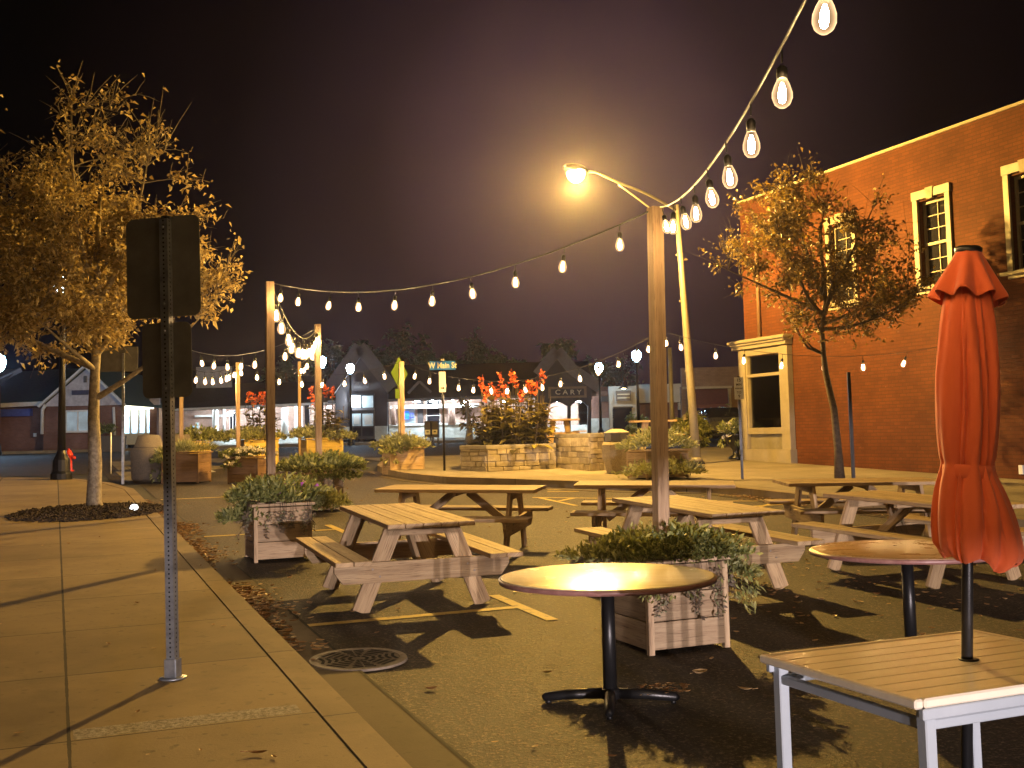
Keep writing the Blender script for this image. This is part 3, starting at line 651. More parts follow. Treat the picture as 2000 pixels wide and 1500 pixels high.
PT=[(-1.0,9.72,110.8,'nearest picnic table, left of the round table, its end lit by cool light'),
    (-.62,12.62,-12,'picnic table standing broadside just behind the nearest picnic table'),
    (1.62,12.95,-9,'picnic table broadside behind the nearest post, closest to the plaza kerb'),
    (1.62,10.25,112,'picnic table running toward the viewer behind the nearest planter'),
    (4.0,12.98,2,'picnic table at far right under the small tree'),
    (3.82,10.55,116,'picnic table half hidden behind the orange umbrella and round table')]
for x,y,a,lb in PT:
    o=proto if first else copy_tree(proto);first=False
    o.location=(x,y,G(x,y)+.004);q=Vector((0,0,1)).rotation_difference(NRM).to_matrix()@Matrix.Rotation(R_(a),3,'Z');o.rotation_euler=q.to_euler();tag(o,lb,'picnic table','picnic tables in the street')
def hightable(x,y,lb,rz):
    T=thing('high_table',lb,'table',(x,y,G(x,y)+.15),rz,'high tables on the plaza')
    mb=MB()
    for i in range(4):mb.box((0,(i-1.5)*.17,1.02),(1.15,.165,.05))
    mb.build('table_top',m_pic,T)
    for sx in(-1,1):
        MB().bar((sx*.2,0,1.0),(sx*.34,0,0),.16,.09,up=(0,1,0)).build('leg',m_pic,T)
        mb=MB();mb.box((sx*.62,0,.66),(.26,.8,.04));mb.build('bench',m_pic,T);MB().bar((sx*.3,0,.45),(sx*.6,0,.64),.08,.06,up=(0,1,0)).build('brace',m_pic,T)
    MB().box((0,0,.6),(1.2,.09,.1)).build('crossbeam',m_pic,T)
hightable(*[(at(1093,828,33.5)[0]),33.5],'high wooden table showing above the stone pier',R_(8))
hightable(at(1275,825,29)[0],29,'high wooden table behind the nearest post on the plaza',R_(5))

# ================================================================ ROUND TABLES
def roundtable(x,y,rz,label,top,h=.70):
    T=thing('round_table',label,'table',(x,y,G(x,y)),rz,'round pedestal tables')
    MB().lathe([(0,h-.0),(.585,h),(.60,h-.004)],96).build('table_top',top,T)
    MB().lathe([(.6005,h-.0045),(.607,h-.012),(.604,h-.03),(.58,h-.034),(0,h-.034)],96).build('edge_band',m_redge,T)
    MB().lathe([(.038,.05),(.038,h-.04)],28).build('column',m_black,T)
    MB().lathe([(.15,h-.044),(.15,h-.036)],4,ph=.78).build('mounting_plate',m_black,T)
    mb=MB();mb.lathe([(.055,.03),(.055,.075),(.04,.085)],20);mb.build('hub',m_black,T)
    for k in range(4):
        a=math.pi/2*k;d=Vector((math.cos(a),math.sin(a),0));m=MB();m.tube([d*.03+Vector((0,0,.055)),d*.2+Vector((0,0,.05)),d*.36+Vector((0,0,.036)),d*.378+Vector((0,0,.03))],[.03,.029,.026,.012],12);lg=m.build('foot',m_black,T)
        MB().lathe([(.016,-.0),(.016,.02)],10,c=tuple(d*.345)).build('glide',m_black,lg)
    return T
roundtable(.50,6.22,R_(-6),'nearest round pedestal table with pale shiny top, in front of the planter',m_rtop)
roundtable(2.51,7.17,R_(14),'second round pedestal table with worn brown top, left of the umbrella',m_rtop2)
# ================================================================ SQUARE SLAT TABLE
zt=.74;cu,cw=3.065,2.915;cx,cy=xy(cu,cw);g0=G(cx,cy);T=thing('patio_table','square taupe slatted patio table with white metal frame at the lower right','table',(cx,cy,g0),A)
W2,D2=.52,.40
mb=MB();n=8
for i in range(n): mb.box((0,-D2+.03+(2*D2-.06)*(i+.5)/n,zt-.009),(2*W2-.07,(2*D2-.06)/n-.005,.018),t=.5)
mb.build('slats',m_slat,T,.0025)
mb=MB()
for sx in(-1,1):mb.box((sx*(W2-.018),0,zt-.012),(.034,2*D2-.002,.03),t=.5)
for sy in(-1,1):mb.box((0,sy*(D2-.014),zt-.012),(2*W2-.074,.028,.03),t=.5)
mb.build('rim',m_slat,T,.006)
for sx in(-1,1):
    for sy in(-1,1): MB().box((sx*(W2-.07),sy*(D2-.035),(zt-.03)/2),(.042,.042,zt-.032)).build('leg',m_alu,T,.004)
mb=MB()
for sy in(-1,1):mb.box((0,sy*(D2-.012),zt-.045),(2*W2-.06,.022,.034));mb.box((0,sy*(D2-.04),zt-.085),(2*W2-.184,.03,.03))
for sx in(-1,1):mb.box((sx*(W2-.07),0,zt-.085),(.03,2*D2-.115,.03))
mb.build('apron',m_alu,T,.003)
_q=at(1892,1290,cy)[0]-cx;MB().lathe([(.034,zt+.0005),(.036,zt+.004),(.026,zt+.006)],20,c=(_q*math.cos(A),-_q*math.sin(A),0)).build('umbrella_ring',m_black,T)
# ================================================================ UMBRELLA
ux,uy=at(1892,1290,cy)[0],cy
T=thing('patio_umbrella','closed orange patio umbrella standing through the slatted table','umbrella',(ux,uy,G(ux,uy)),0)
T.rotation_euler=(0,R_(3.3),0);T.location=(ux-.048,uy,G(ux,uy));Z=lambda py,px=1895:at(px,py,uy)[2]-G(ux,uy)
MB().tube([(0,0,.03),(0,0,Z(500))],.0195,20).build('pole',m_black,T)
MB().lathe([(.27,0),(.27,.035),(.24,.06),(.045,.075),(.03,.13),(.03,.3)],40).build('base',m_black,T)
sc=uy/F
prof=[(1100,60),(1088,69),(1062,72),(1010,68),(960,58),(930,49),(905,43),(888,46),(850,50),(800,53),(740,54),(680,51),(620,46),(580,40),(560,36),(540,29)]
rows=[];NS=240;fold=[random.uniform(-.6,.6) for _ in range(9)]
rnd=random.Random(5);pl=sorted(rnd.uniform(0,2*math.pi) for _ in range(13))
def pleat(a,sharp):
    # deep irregular pleats
    best=min(abs((a-p+math.pi)%(2*math.pi)-math.pi) for p in pl)
    return min(1,best/.22)**sharp
mb=MB();prev=None
for j,(py,r) in enumerate(prof):
    z_=Z(py);ring=[];r*=1.07
    for k in range(NS):
        a=2*math.pi*k/NS;tw=.25*math.sin(z_*3.);aa=a+tw*.5+.12*math.sin(z_*5+a*2)
        amp=.24 if 905<py<1120 else .30*min(1,(py-520)/200)
        rr=r*sc*(1-amp+amp*1.25*pleat(aa%(2*math.pi),.42)+.04*math.sin(5*a+z_*6)+.03*math.sin(11*a-4*z_))
        if py>925: rr*=1+.20*math.cos(a+.3)*(py-925)/170
        dz=0
        if py>1050: dz=(-.012*math.cos(a+.3)+.02*abs(math.sin(2.5*a))+.010*math.sin(7*a+1))*min(1,(py-1050)/40)
        ring.append((rr*math.cos(a)+(.02*(py-925)/170 if py>925 else 0),rr*math.sin(a),z_+dz))
    rows.append(ring)
def loft(rows,mb):
    for a,b in zip(rows,rows[1:]):
        n=len(a)
        for k in range(n):k2=(k+1)%n;mb.face([a[k],a[k2],b[k2],b[k]],0,None,True)
def dense(rows,m=4):
    out=[]
    for i in range(len(rows)-1):
        p0=rows[max(i-1,0)];p1=rows[i];p2=rows[i+1];p3=rows[min(i+2,len(rows)-1)]
        for s in range(m):
            t=s/m;out.append([tuple(.5*((2*p1[k][q])+(-p0[k][q]+p2[k][q])*t+(2*p0[k][q]-5*p1[k][q]+4*p2[k][q]-p3[k][q])*t*t+(-p0[k][q]+3*p1[k][q]-3*p2[k][q]+p3[k][q])*t**3) for q in range(3)) for k in range(len(p1))])
    out.append(rows[-1]);return out
loft(dense(rows,4),mb);mb.build('canopy',m_orange,T)
mb=MB();rows=[]
for py,r in ((584,64),(578,64),(560,56),(540,47),(520,38),(505,31),(494,26),(489,24)):
    ring=[];z_=Z(py)
    for k in range(NS):
        a=2*math.pi*k/NS;f=(py-489)/95.;w=math.sin(8*a+.6*math.sin(a))
        rr=r*sc*(1+.17*f*w+.06*f*math.sin(3*a+1));ring.append((rr*math.cos(a),rr*math.sin(a),z_+.012*f*w+.02*f*math.cos(a+2.4)))
    rows.append(ring)
loft(dense(rows,3),mb);mb.build('top_vent',m_orange,T)
mb=MB();loft([[( (r*sc)*math.cos(2*math.pi*k/80)*(1+.03*math.sin(6*math.pi*k/40)),(r*sc)*math.sin(2*math.pi*k/80),Z(py)) for k in range(80)] for py,r in ((932,47),(931,49),(907,47.5),(906,45))],mb);mb.build('tie_strap',m_orange,T)
cp=MB().lathe([(24*sc,Z(494)),(25.5*sc,Z(492)),(26*sc,Z(483)),(22*sc,Z(480)),(6*sc,Z(479)),(0,Z(478))],28).build('cap',m_black,T)

# ================================================================ SIGN POST WITH TWO BOARDS (seen from behind)
sp_=gp(338,1325,.15);T=thing('sign_post','tall perforated metal sign post with two dark sign backs on the left sidewalk','sign',sp_,R_(-12))
H=at(322,420,sp_[1])[2]-sp_[2];hw=.0255;tk=.003
def perforated(face):
    mb=MB();pit=.0254;r=.0058;z=.06;k=int((H-.06)/pit)
    def P(a,zz):
        return {0:(a,-hw,zz),1:(hw,a,zz),2:(-a,hw,zz),3:(-hw,-a,zz)}[face]
    mb.face([P(-hw,0),P(hw,0),P(hw,z),P(-hw,z)])
    oc=[(r*math.cos(R_(22.5+45*i)),r*math.sin(R_(22.5+45*i))) for i in range(8)]
    for i in range(k):
        z0=z+i*pit;zc=z0+pit/2;z1=z0+pit
        q=[P(x,zc+y) for x,y in oc]  # starts at 22.5deg
        c=[P(hw,z1),P(-hw,z1),P(-hw,z0),P(hw,z0)]
        for Q in ([c[3],c[0],q[0],q[7]],[c[0],q[1],q[0]],[c[0],c[1],q[2],q[1]],[c[1],q[3],q[2]],[c[1],c[2],q[4],q[3]],[c[2],q[5],q[4]],[c[2],c[3],q[6],q[5]],[c[3],q[7],q[6]]): mb.face(Q)
    return mb,k
mb=MB()
for f in (0,3,1): 
    m,_k=perforated(f);mb.v_off=len(mb.v)
    for ff,t_,s_2 in zip(m.f,m.t,m.sm):
        mb.face([m.v[i] for i in ff],t_,None,s_2)
mb.face([(hw,hw,0),(-hw,hw,0),(-hw,hw,H),(hw,hw,H)])
mb.build('post',m_galv,T,weld=True);MB().box((0,0,H/2),(.034,.034,H-.01)).build('dark_hollow',m_hole,T)  # black filler paints the shade inside the hollow post
mb=MB()
for s in((0,-.0335),(0,.0335)):mb.box((0,s[1],.055),(.064,.006,.11))
for s in(-.0335,.0335):mb.box((s,0,.055),(.006,.06,.11))
mb.lathe([(.075,0),(.075,.008),(.05,.012)],20);mb.build('anchor_sleeve',m_galv,T)
def board(x0,x1,y0,y1,name,lb,r,off):
    d=sp_[1];za=at((x0+x1)/2,y1,d)[2]-sp_[2];zb=at((x0+x1)/2,y0,d)[2]-sp_[2];w=(x1-x0)*d/F/math.cos(R_(12));xc=(at((x0+x1)/2,700,d)[0]-sp_[0]-0.0)+off
    mb=MB();pts=[]
    for cx_,cz_,a0 in ((xc+w/2-r,za+r,-90),(xc+w/2-r,zb-r,0),(xc-w/2+r,zb-r,90),(xc-w/2+r,za+r,180)):
        for k in range(6):
            a=R_(a0+18*k);pts.append((cx_+r*math.cos(a),cz_+r*math.sin(a)))
    fa=[(x,.029,z) for x,z in pts];fb=[(x,.032,z) for x,z in pts];mb.face(fa);mb.face(fb[::-1])
    for i in range(len(pts)): j=(i+1)%len(pts);mb.face([fa[i],fb[i],fb[j],fa[j]])
    o=mb.build(name,m_sback,T);tag(o,lb)
    for zz in (za+(zb-za)*.12,za+(zb-za)*.88):
        MB().lathe([(.008,0),(.008,.006),(0,.007)],8,c=(0,0,0)).build('bolt',m_galv,o)
        b=o.children[-1] if o.children else None
        for ch in o.children:
            if ch.name.startswith('bolt') and 'done' not in ch: ch.location=(xc*0,-.0275,zz);ch.rotation_euler=(R_(90),0,0);ch['done']=1
board(248,404,421,618,'sign_board','large dark sign back',.045,0);board(279,383,629,776,'sign_board','smaller dark sign back',.04,0)
for o in bpy.data.objects:
    if 'done' in o: del o['done']
T.rotation_euler=(Matrix.Rotation(R_(-1.),3,'Y')@Matrix.Rotation(R_(-12),3,'Z')).to_euler()
# ================================================================ MANHOLE GRATE, LEAVES
p=gp(700,1291);T=thing('storm_grate','round cast iron storm drain grate in the gutter','drain grate',(p[0],p[1],p[2]+.014),0,None,True)
MB().lathe([(.27,-.003),(.27,.004),(.315,.004),(.32,-.01)],64,sm=False).build('frame_ring',m_iron,T)
MB().lathe([(.268,.002),(0,.002)],48,sm=False).build('grate_plate',m_iron,T)
mb=MB()
for k in range(8):
    a=k*math.pi/4+.3;d=Vector((math.cos(a),math.sin(a),0));e=Vector((-d.y,d.x,0))
    for j,(r,hl) in enumerate(((.06,.012),(.105,.030),(.15,.046),(.195,.062),(.238,.070))):
        s1=(-1)**k
        if k%2: mb.bar(d*r-e*hl+Vector((0,0,.0032)),d*r+e*hl+Vector((0,0,.0032)),.021,.002)
        else:
            for q in(-1,1): mb.bar(d*(r-.012)+e*q*.006+Vector((0,0,.0032)),d*(r+.004)+e*q*(hl+.004)+Vector((0,0,.0032)),.020,.002)
mb.build('drain_slots',m_hole,T)
def leafcurl(mb,x,y,z,L,az=None,t=None):
    az=random.uniform(0,6.28) if az is None else az;t=random.random() if t is None else t
    W=L*random.uniform(.4,.65);rows=[];cu=random.uniform(.15,.5)
    for j in range(5):
        q=j/4;w=W/2*math.sin(math.pi*(q*.9+.05))**.7*(1 if j<4 else .1);l=(q-.5)*L;zz=cu*L*(q-.5)**2*1.6
        rows.append([(l,-w,zz+w*cu),(l,0,zz),(l,w,zz+w*cu*1.4)])
    c,s=math.cos(az),math.sin(az);f=lambda P:(x+P[0]*c-P[1]*s,y+P[0]*s+P[1]*c,z+P[2])
    for u,v in zip(rows,rows[1:]):
        mb.face([f(u[0]),f(u[1]),f(v[1]),f(v[0])],t);mb.face([f(u[1]),f(u[2]),f(v[2]),f(v[1])],t)
random.seed(33);mb=MB()
# drift of leaves in the left gutter, thick in places
for i in range(3400):
    u=random.choice([random.gauss(9.6,1.0),random.gauss(13.5,2.2),random.uniform(7.4,20.5),random.gauss(18,1.6)])
    if not 7.2<u<20.8: continue
    dens=.5+.5*math.sin(u*2.1)+.4*math.sin(u*.9+1)
    w=1.40+abs(random.gauss(0,.11+.08*dens))
    if random.random()>.25+.6*dens or w>2.0: continue
    x,y=xy(u,w);leafcurl(mb,x,y,Gu(u)+.018+random.random()*.035*max(0,dens),random.uniform(.045,.085))
struct('gutter_leaves',mb,m_fallen,0,'stuff')
mb=MB()
for i in range(520):
    q=random.random();
    if q<.45: u,w=random.uniform(2,22),random.uniform(1.9,11)
    elif q<.75: u,w=random.gauss(8.2,1.),random.gauss(6.2,1.)
    else: u,w=random.uniform(3.5,22),random.uniform(-3,1.3)
    h=.153 if w<1.37 else .004
    if 1.37<w<1.8: continue
    x,y=xy(u,w);leafcurl(mb,x,y,Gu(u)+h+.003,random.uniform(.02,.055) if w<1.4 else random.uniform(.035,.075))
for i in range(260):
    u=random.uniform(12.5,16.5);w=11.04-abs(random.gauss(0,.16));x,y=xy(u,w);leafcurl(mb,x,y,Gu(u)+.012+random.random()*.03,random.uniform(.05,.09))
for px,py,L in ((1185,1365,.3),):
    pass
struct('scattered_leaves',mb,m_fallen,0,'stuff')
def bigleaf(px,py,h,L,az,lb,t):
    p=gp(px,py,h);mb=MB();leafcurl(mb,0,0,0,L,az,t);mb.tube([(-L/2*math.cos(az),-L/2*math.sin(az),.01),(-L*.85*math.cos(az+.2),-L*.85*math.sin(az+.2),.015)],.0015,4,t=t)
    o=mb.build('fallen_leaf',m_fallen);o.location=(p[0],p[1],p[2]+.008);tag(o,lb,'leaf','larger single fallen leaves')
bigleaf(503,1475,.15,.085,.1,'dark curled leaf lying on the sidewalk near the bottom edge',.15)
bigleaf(1368,1318,0,.11,.5,'pale leaf in the shadow of the nearest planter, closest to the box',1)
bigleaf(1455,1350,0,.09,2.5,'pale leaf in the nearest planter shadow, right and in front of the other one',.95)
bigleaf(1045,1462,0,.05,1,'small pale leaf on the asphalt near the bottom edge',.9)
mb=MB()
for i in range(70):
    a=random.uniform(-.2,1.3);leafcurl(mb,.55+.1+random.uniform(0,.28),6.22+random.gauss(0,.03),G(.7,6.2)+.05+random.random()*.05,random.uniform(.025,.05))
struct('leaf_clump',mb,m_fallen,0,'stuff')
# mulch ring
tb=(-6.33,16.69);mb=MB();z0=G(*tb)+.151
n=36;mb.face([(tb[0]+.1+1.0*math.cos(2*math.pi*k/n)*(1+.1*math.sin(3*k)),tb[1]-.5+1.25*math.sin(2*math.pi*k/n)*(1+.06*math.sin(5*k)),G(tb[0],tb[1]-.5+1.25*math.sin(2*math.pi*k/n))+.156) for k in range(n)],.3)
for i in range(2200):
    a=random.uniform(0,6.28);r=math.sqrt(random.random());x,y=tb[0]+.1+1.05*r*math.cos(a),tb[1]-.5+1.3*r*math.sin(a);zz=G(x,y)+.155+.05*(1-r)
    mb.box((x,y,zz+random.random()*.02),(random.uniform(.04,.1),.02,.012),Matrix.Rotation(random.uniform(0,6.28),3,'Z')@Matrix.Rotation(random.gauss(0,.4),3,'Y'))
struct('mulch_bed',mb,m_mulch,0,'stuff')
p=gp(262,1000,.15);T=thing('landscape_light','small white ground light at the edge of the mulch','light',p);MB().lathe([(.012,0),(.012,.03)],8).build('stake',m_black,T);MB().lathe([(.055,.03),(.06,.06),(.045,.10),(0,.115)],16).build('lens',m_land,T)

# ================================================================ TREES
def tree(name,label,base,axis,tips,leaf_n,spread,Ls,bark,lm,r0,seed,sparse=None,limb_r=.035,cat='tree',group=None,start=(.35,1.)):
    random.seed(seed);T=thing(name,label,cat,base,0,group);tr=MB()
    ax=[Vector(p) for p in axis];n=len(ax)
    tr.tube(ax,[r0*(1.25 if i==0 else 1)*(1-.75*i/(n-1)) for i in range(n)],12)
    def axp(f):
        f=max(0,min(.9999,f))*(n-1);i=int(f);return ax[i].lerp(ax[i+1],f-i)
    tr.build('trunk',bark,T);br=MB();lv=MB()
    def curve(s,tip,lift,wob):
        L=(tip-s).length;c1=s+(tip-s)*.35+Vector((0,0,lift*L))+Vector([random.gauss(0,wob*L) for _ in range(3)]);c2=s+(tip-s)*.72+Vector([random.gauss(0,wob*.9*L) for _ in range(3)])
        return [s*(1-t)**3+c1*3*t*(1-t)**2+c2*3*t*t*(1-t)+tip*t**3 for t in [k/9 for k in range(10)]],L
    nm=max(4,min(11,len(tips)//9));mains=[]
    cand=list(tips);cur=[max(cand,key=lambda q:q.z)]
    while len(cur)<nm: cur.append(max(random.sample(cand,min(len(cand),30)),key=lambda q:min((q-c).length for c in cur)))
    for k_,q in enumerate(cur):
        a0=min(1,max(0,(q.z-ax[0].z)/(ax[-1].z-ax[0].z)));f=start[0]+(start[1]-start[0])*min(1,max(0,a0-.5+random.uniform(-.1,.12)))
        p_,L=curve(axp(f),q,-.06,.05);R0=limb_r*1.5*min(1.2,.4+L*.25)
        br.tube(p_,[R0*(1-.88*(k/9)**.8) for k in range(10)],6,cap=False);mains.append(p_)
    for tip in tips:
        tip=Vector(tip);best=None
        for m in mains:
            for k in range(2,9):
                e=(m[k]-tip).length+max(0,m[k].z-tip.z)*.6+random.random()*.25
                if best is None or e<best[0]: best=(e,m[k])
        s=best[1];pts,L=curve(s,tip,.04,.07)
        br.tube(pts,[limb_r*.42*(1-.85*(k/9)**.8)*min(1.2,.35+L*.5) for k in range(10)],4,cap=False)
        tw=[]
        for k in range(5):
            t=random.uniform(.3,1);i=min(8,int(t*9));p=pts[i].lerp(pts[i+1],t*9-i)
            d=((tip-s).normalized()*.7+Vector([random.gauss(0,.6) for _ in range(3)])+Vector((0,0,.3)));q=p+d*spread*random.uniform(.5,1.1)
            br.tube([p,(p+q)/2+Vector((0,0,.02)),q],[.006,.004,.0015],3,cap=False);tw.append((p,q))
        dens=sparse(tip) if sparse else 1
        tw=[]
        for k in range(5):
            t=random.uniform(.45,1);i=min(6,int(t*7));p=pts[i].lerp(pts[i+1],t*7-i) if i<7 else tip
            d=((tip-s).normalized()*.7+Vector([random.gauss(0,.6) for _ in range(3)])+Vector((0,0,.3)));q=p+d*spread*random.uniform(.5,1.1)
            br.tube([p,(p+q)/2+Vector((0,0,.02)),q],[.007,.005,.002],4,cap=False);tw.append((p,q))
        for k in range(int(leaf_n*dens)):
            p,q=random.choice(tw) if random.random()<.8 else (pts[4],tip);c=p.lerp(q,random.random()**.7*1.05)+Vector([random.gauss(0,spread*.22) for _ in range(3)])
            leafquad(lv,c,Ls*random.choice((.5,.7,.9,1.1,1.5))*random.uniform(.8,1.2),Ls*random.uniform(.3,.8),droop=.3)
    br.build('branches',bark,T);lv.build('crown_leaves',lm,T);return T
# big golden tree at left: tips through an upright uneven crown
random.seed(4);tips=[]
def inell(c,r):
    while 1:
        v=Vector([random.uniform(-1,1) for _ in range(3)])
        if v.length<1: return Vector((c[0]+v.x*r[0],c[1]+v.y*r[1],c[2]+v.z*r[2]))
for _ in range(150): tips.append(inell((-.4,0,3.75),(1.7,1.7,1.45)))
for _ in range(50): tips.append(inell((-1.2,0,4.0),(1.6,1.5,1.5)))
for _ in range(36): tips.append(inell((.1,0,4.9),(1.15,1.3,1.15)))
for _ in range(14): tips.append(inell((1.35,0,3.8),(.5,.7,.9)))
for _ in range(10): tips.append(inell((-.2,0,5.6),(.9,.9,.75)))
for _ in range(6): tips.append(inell((-2.2,0,5.3),(.6,.6,.7)))
tips+=[Vector(p) for p in ((2.2,0,3.7),(1.95,0,4.4),(1.6,.1,5.0),(1.1,0,5.7),(.7,0,6.4),(-.1,.1,6.3),(-.6,0,6.1),(-1.55,0,6.3),(2.15,.1,3.95),(1.7,0,3.0),(1.0,0,2.7),(.4,0,6.1),(-.4,0,6.5),(.9,.2,6.0))]
tree('golden_tree','large tree with golden brown autumn leaves and pale trunk on the left sidewalk',(tb[0],tb[1],z0-.01),[(0,0,0),(-.02,0,.12),(.0,0,.7),(-.03,0,1.4),(-.02,.02,2.1),(.05,0,2.9),(.0,0,3.8),(.05,0,4.8)],tips,108,.32,.082,m_bark,m_leafL,.125,11,
  sparse=lambda t: 1.15 if t.z<4.4 else (.75 if t.z<5.2 else .28),limb_r=.036,start=(.46,.97))
random.seed(9);tips=[]
b2=(6.28,21.33);zb2=G(*b2)+.15;s2=21.33/F
def fp(px,py): q=at(px,py,21.33);return (q[0]-b2[0],q[2]-zb2)
for (px,py,rx,ry,nn) in ((1490,430,95,90,34),(1580,480,115,110,46),(1695,490,100,80,28),(1640,600,120,65,34),(1730,600,60,40,12),(1520,540,60,50,14),(1560,375,70,40,12),(1745,545,45,60,12)):
    c=fp(px,py)
    for _ in range(nn): tips.append(inell((c[0],0,c[1]),(rx*s2,1.15,ry*s2)))
for px,py in ((1403,512),(1412,470),(1440,575),(1800,545),(1795,585),(1700,400),(1590,345),(1530,340)): c=fp(px,py);tips.append(Vector((c[0],random.uniform(-.4,.4),c[1])))
lowt=[]
for px,py in ((1545,622),(1550,640),(1565,655)): c=fp(px,py);lowt.append(Vector((c[0],0,c[1])))
axp_=[fp(x,y) for x,y in ((1640,935),(1637,880),(1629,800),(1613,730),(1608,690),(1605,640),(1612,590),(1605,520),(1600,440))]
T=tree('bronze_tree','small crooked tree with bronze leaves in front of the brick building',(b2[0],b2[1],zb2-.01),[(x,0,z) for x,z in axp_],tips,46,.33,.095,m_bark2,m_leafR,.085,12,limb_r=.035,start=(.5,.95))
c0=fp(1607,690);br=MB();lv=MB()
for t in lowt:
    br.tube([(c0[0],0,c0[1]),((c0[0]+t.x)/2,0,c0[1]+.12),tuple(t)],[.03,.02,.006],6)
    for _ in range(40): leafquad(lv,t+Vector((random.gauss(.08,.13),random.gauss(0,.12),random.gauss(0,.1))),.1,.06)
br.build('low_branch',m_bark2,T);lv.build('low_leaves',m_leafR,T)
random.seed(14)
def fartree(px,pytop,pybot,d,rpx,lb,n=26,leaf=44,bare=.0,mat=None,Ls=.42,gr='trees beyond the station'):
    b=at(px,pybot,d);zg=1.2;H=at(px,pytop,d)[2]-zg;r=rpx*d/F;tips=[]
    zc=b[2]-zg
    for _ in range(n): tips.append(inell((0,0,(H+zc)/2),(r,r,(H-zc)/2)))
    return tree('background_tree',lb,(b[0],d,zg),[(0,0,0),(.05,0,H*.3),(0,.1,H*.6),(0,0,H*.85)],tips,leaf*(1-bare),r*.28,Ls,m_bark,mat or m_dtree,.2,int(px),limb_r=.09,group=gr,start=(.2,1))
for px,t,b,d,r,lb,bare in ((652,665,735,92,42,'low bushy dark tree left of the station tower peak',0),(705,668,715,96,30,'small bushy tree right behind the tower peak',0),(788,632,740,94,48,'tall thinly leaved tree behind the station, tallest of them',.55),(740,690,745,90,30,'low tree between the tower peak and the tall thin tree',0),(838,695,745,90,48,'low green tree just left of the blue street sign',0),(925,655,745,97,46,'rounded sparse tree right of the blue street sign',.45),(985,690,745,94,40,'low tree behind the orange canna blooms',.1),(880,690,745,98,30,'narrow tree right behind the blue street sign',.3),(1092,660,745,95,36,'green tree behind the station portal peak',0),(1150,690,770,92,44,'wide tree behind the right white lamp',.1),(1215,700,770,98,46,'dim tree above the cream building',.4),(560,700,770,96,40,'dim tree left of the third light post',.3)):
    fartree(px,t,b,d,r,lb,bare=bare)
fartree(1363,795,878,41,34,'dark hedge bush right of the tall street lamp pole',26,70,mat=m_green,Ls=.16,gr='dark bushes past the plaza')
fartree(1340,800,880,39,24,'dark bush left of the tall street lamp pole',20,70,mat=m_green,Ls=.16,gr='dark bushes past the plaza')
fartree(1425,790,860,46,30,'dark bush beside the storefront window corner',20,70,mat=m_green,Ls=.16,gr='dark bushes past the plaza')
fartree(1245,812,860,52,26,'dark bush against the cream building',18,60,mat=m_green,Ls=.2,gr='dark bushes past the plaza')
fartree(915,770,840,56,26,'slim bare street tree left of the big canna clump',14,18,mat=m_leafR,Ls=.2,gr='street trees by the station')

# ================================================================ LAMPS AND POLES
def acorn(x,y,zg,zl,label,sc=1.,gm=None,gs=1.):
    T=thing('acorn_street_lamp',label,'street lamp',(x,y,zg),0,'white acorn street lamps');H=zl-zg
    MB().lathe([(.21*sc,0),(.21*sc,.12),(.17*sc,.18),(.16*sc,.42),(.10*sc,.55),(.085*sc,.62)],16,sm=False).build('base',m_black,T)
    MB().lathe([(.078*sc,.6),(.06*sc,H*.6),(.05*sc,H-.4),(.09,H-.36),(.06,H-.3)],12).build('post',m_black,T)
    MB().lathe([(r*gs,H+z*gs) for r,z in [(.09,-.26),(.17,-.16),(.21,0),(.18,.14),(.09,.22),(.0,.24)]],18).build('globe',gm or m_acorn,T)
    MB().lathe([(.1,.225+H),(.05,.3+H),(.015,.42+H),(0,.44+H)],10).build('finial',m_black,T);return T
p=gp(120,936,.15);acorn(p[0],p[1],p[2],at(113,560,p[1])[2],'black lamp post with white globe buried in the golden tree',1.1,m_acorn2)
for px,py,d,lb in ((628,706,50,'white globe lamp right beside the third light post'),(684,719,58,'bluish white globe lamp in front of the station tower'),(1170,718,58,'white globe lamp above the station portal corner'),(1243,694,50,'white globe lamp just left of the nearest post'),(-4,708,47,'white globe lamp cut by the left edge')):
    q=at(px,py,d);acorn(q[0],d,G(q[0],d)+.02,q[2],lb,1.,None,1.5 if px<0 else 1.)
# tall street lamp
bp=gp(1361,906,.15);T=thing('street_lamp','tall tapering pole with a glowing sodium street lamp on a long arm','street lamp',bp)
tp=at(1321,400,bp[1]);top=Vector((tp[0]-bp[0],0,tp[2]-bp[2]));LP=Vector(at(1125,345,24.));lp=LP-Vector(bp)
MB().tube([Vector((0,0,0)),top*.3,top*.7,top],[.115,.10,.075,.06],18).build('pole',m_cap if False else plain('painted_pole',(.26,.235,.18),.5,.2,c2=(.21,.19,.14)),T)
m_pole=bpy.data.materials['painted_pole']
MB().box((0,0,.03),(.36,.36,.06),top=(.9,.9)).build('base_plate',m_black,T,.01);MB().lathe([(.17,.06),(.125,.16)],16).build('base_cover',m_pole,T)
d=(lp-top);d.z=0
arm=[top+Vector((0,0,-.15)),top+d*.3+Vector((0,0,.25)),top+d*.6+Vector((0,0,.52)),top+d*.82+Vector((0,0,.60)),Vector((lp.x,lp.y,lp.z+.16))-d.normalized()*.35]
def bez(P,n=20):
    out=[]
    for i in range(len(P)-1):
        p0=P[max(i-1,0)];p1=P[i];p2=P[i+1];p3=P[min(i+2,len(P)-1)]
        for s in range(n//4):
            t=s/(n//4);out.append(.5*((2*p1)+(-p0+p2)*t+(2*p0-5*p1+4*p2-p3)*t*t+(-p0+3*p1-3*p2+p3)*t**3))
    out.append(P[-1]);return out
arm[3].z=lp.z+.22;arm[2].z=lp.z+.12;arm[1].z=(top.z-.15+arm[2].z)/2+.06
MB().tube(bez(arm),.032,10).build('arm',m_pole,T)
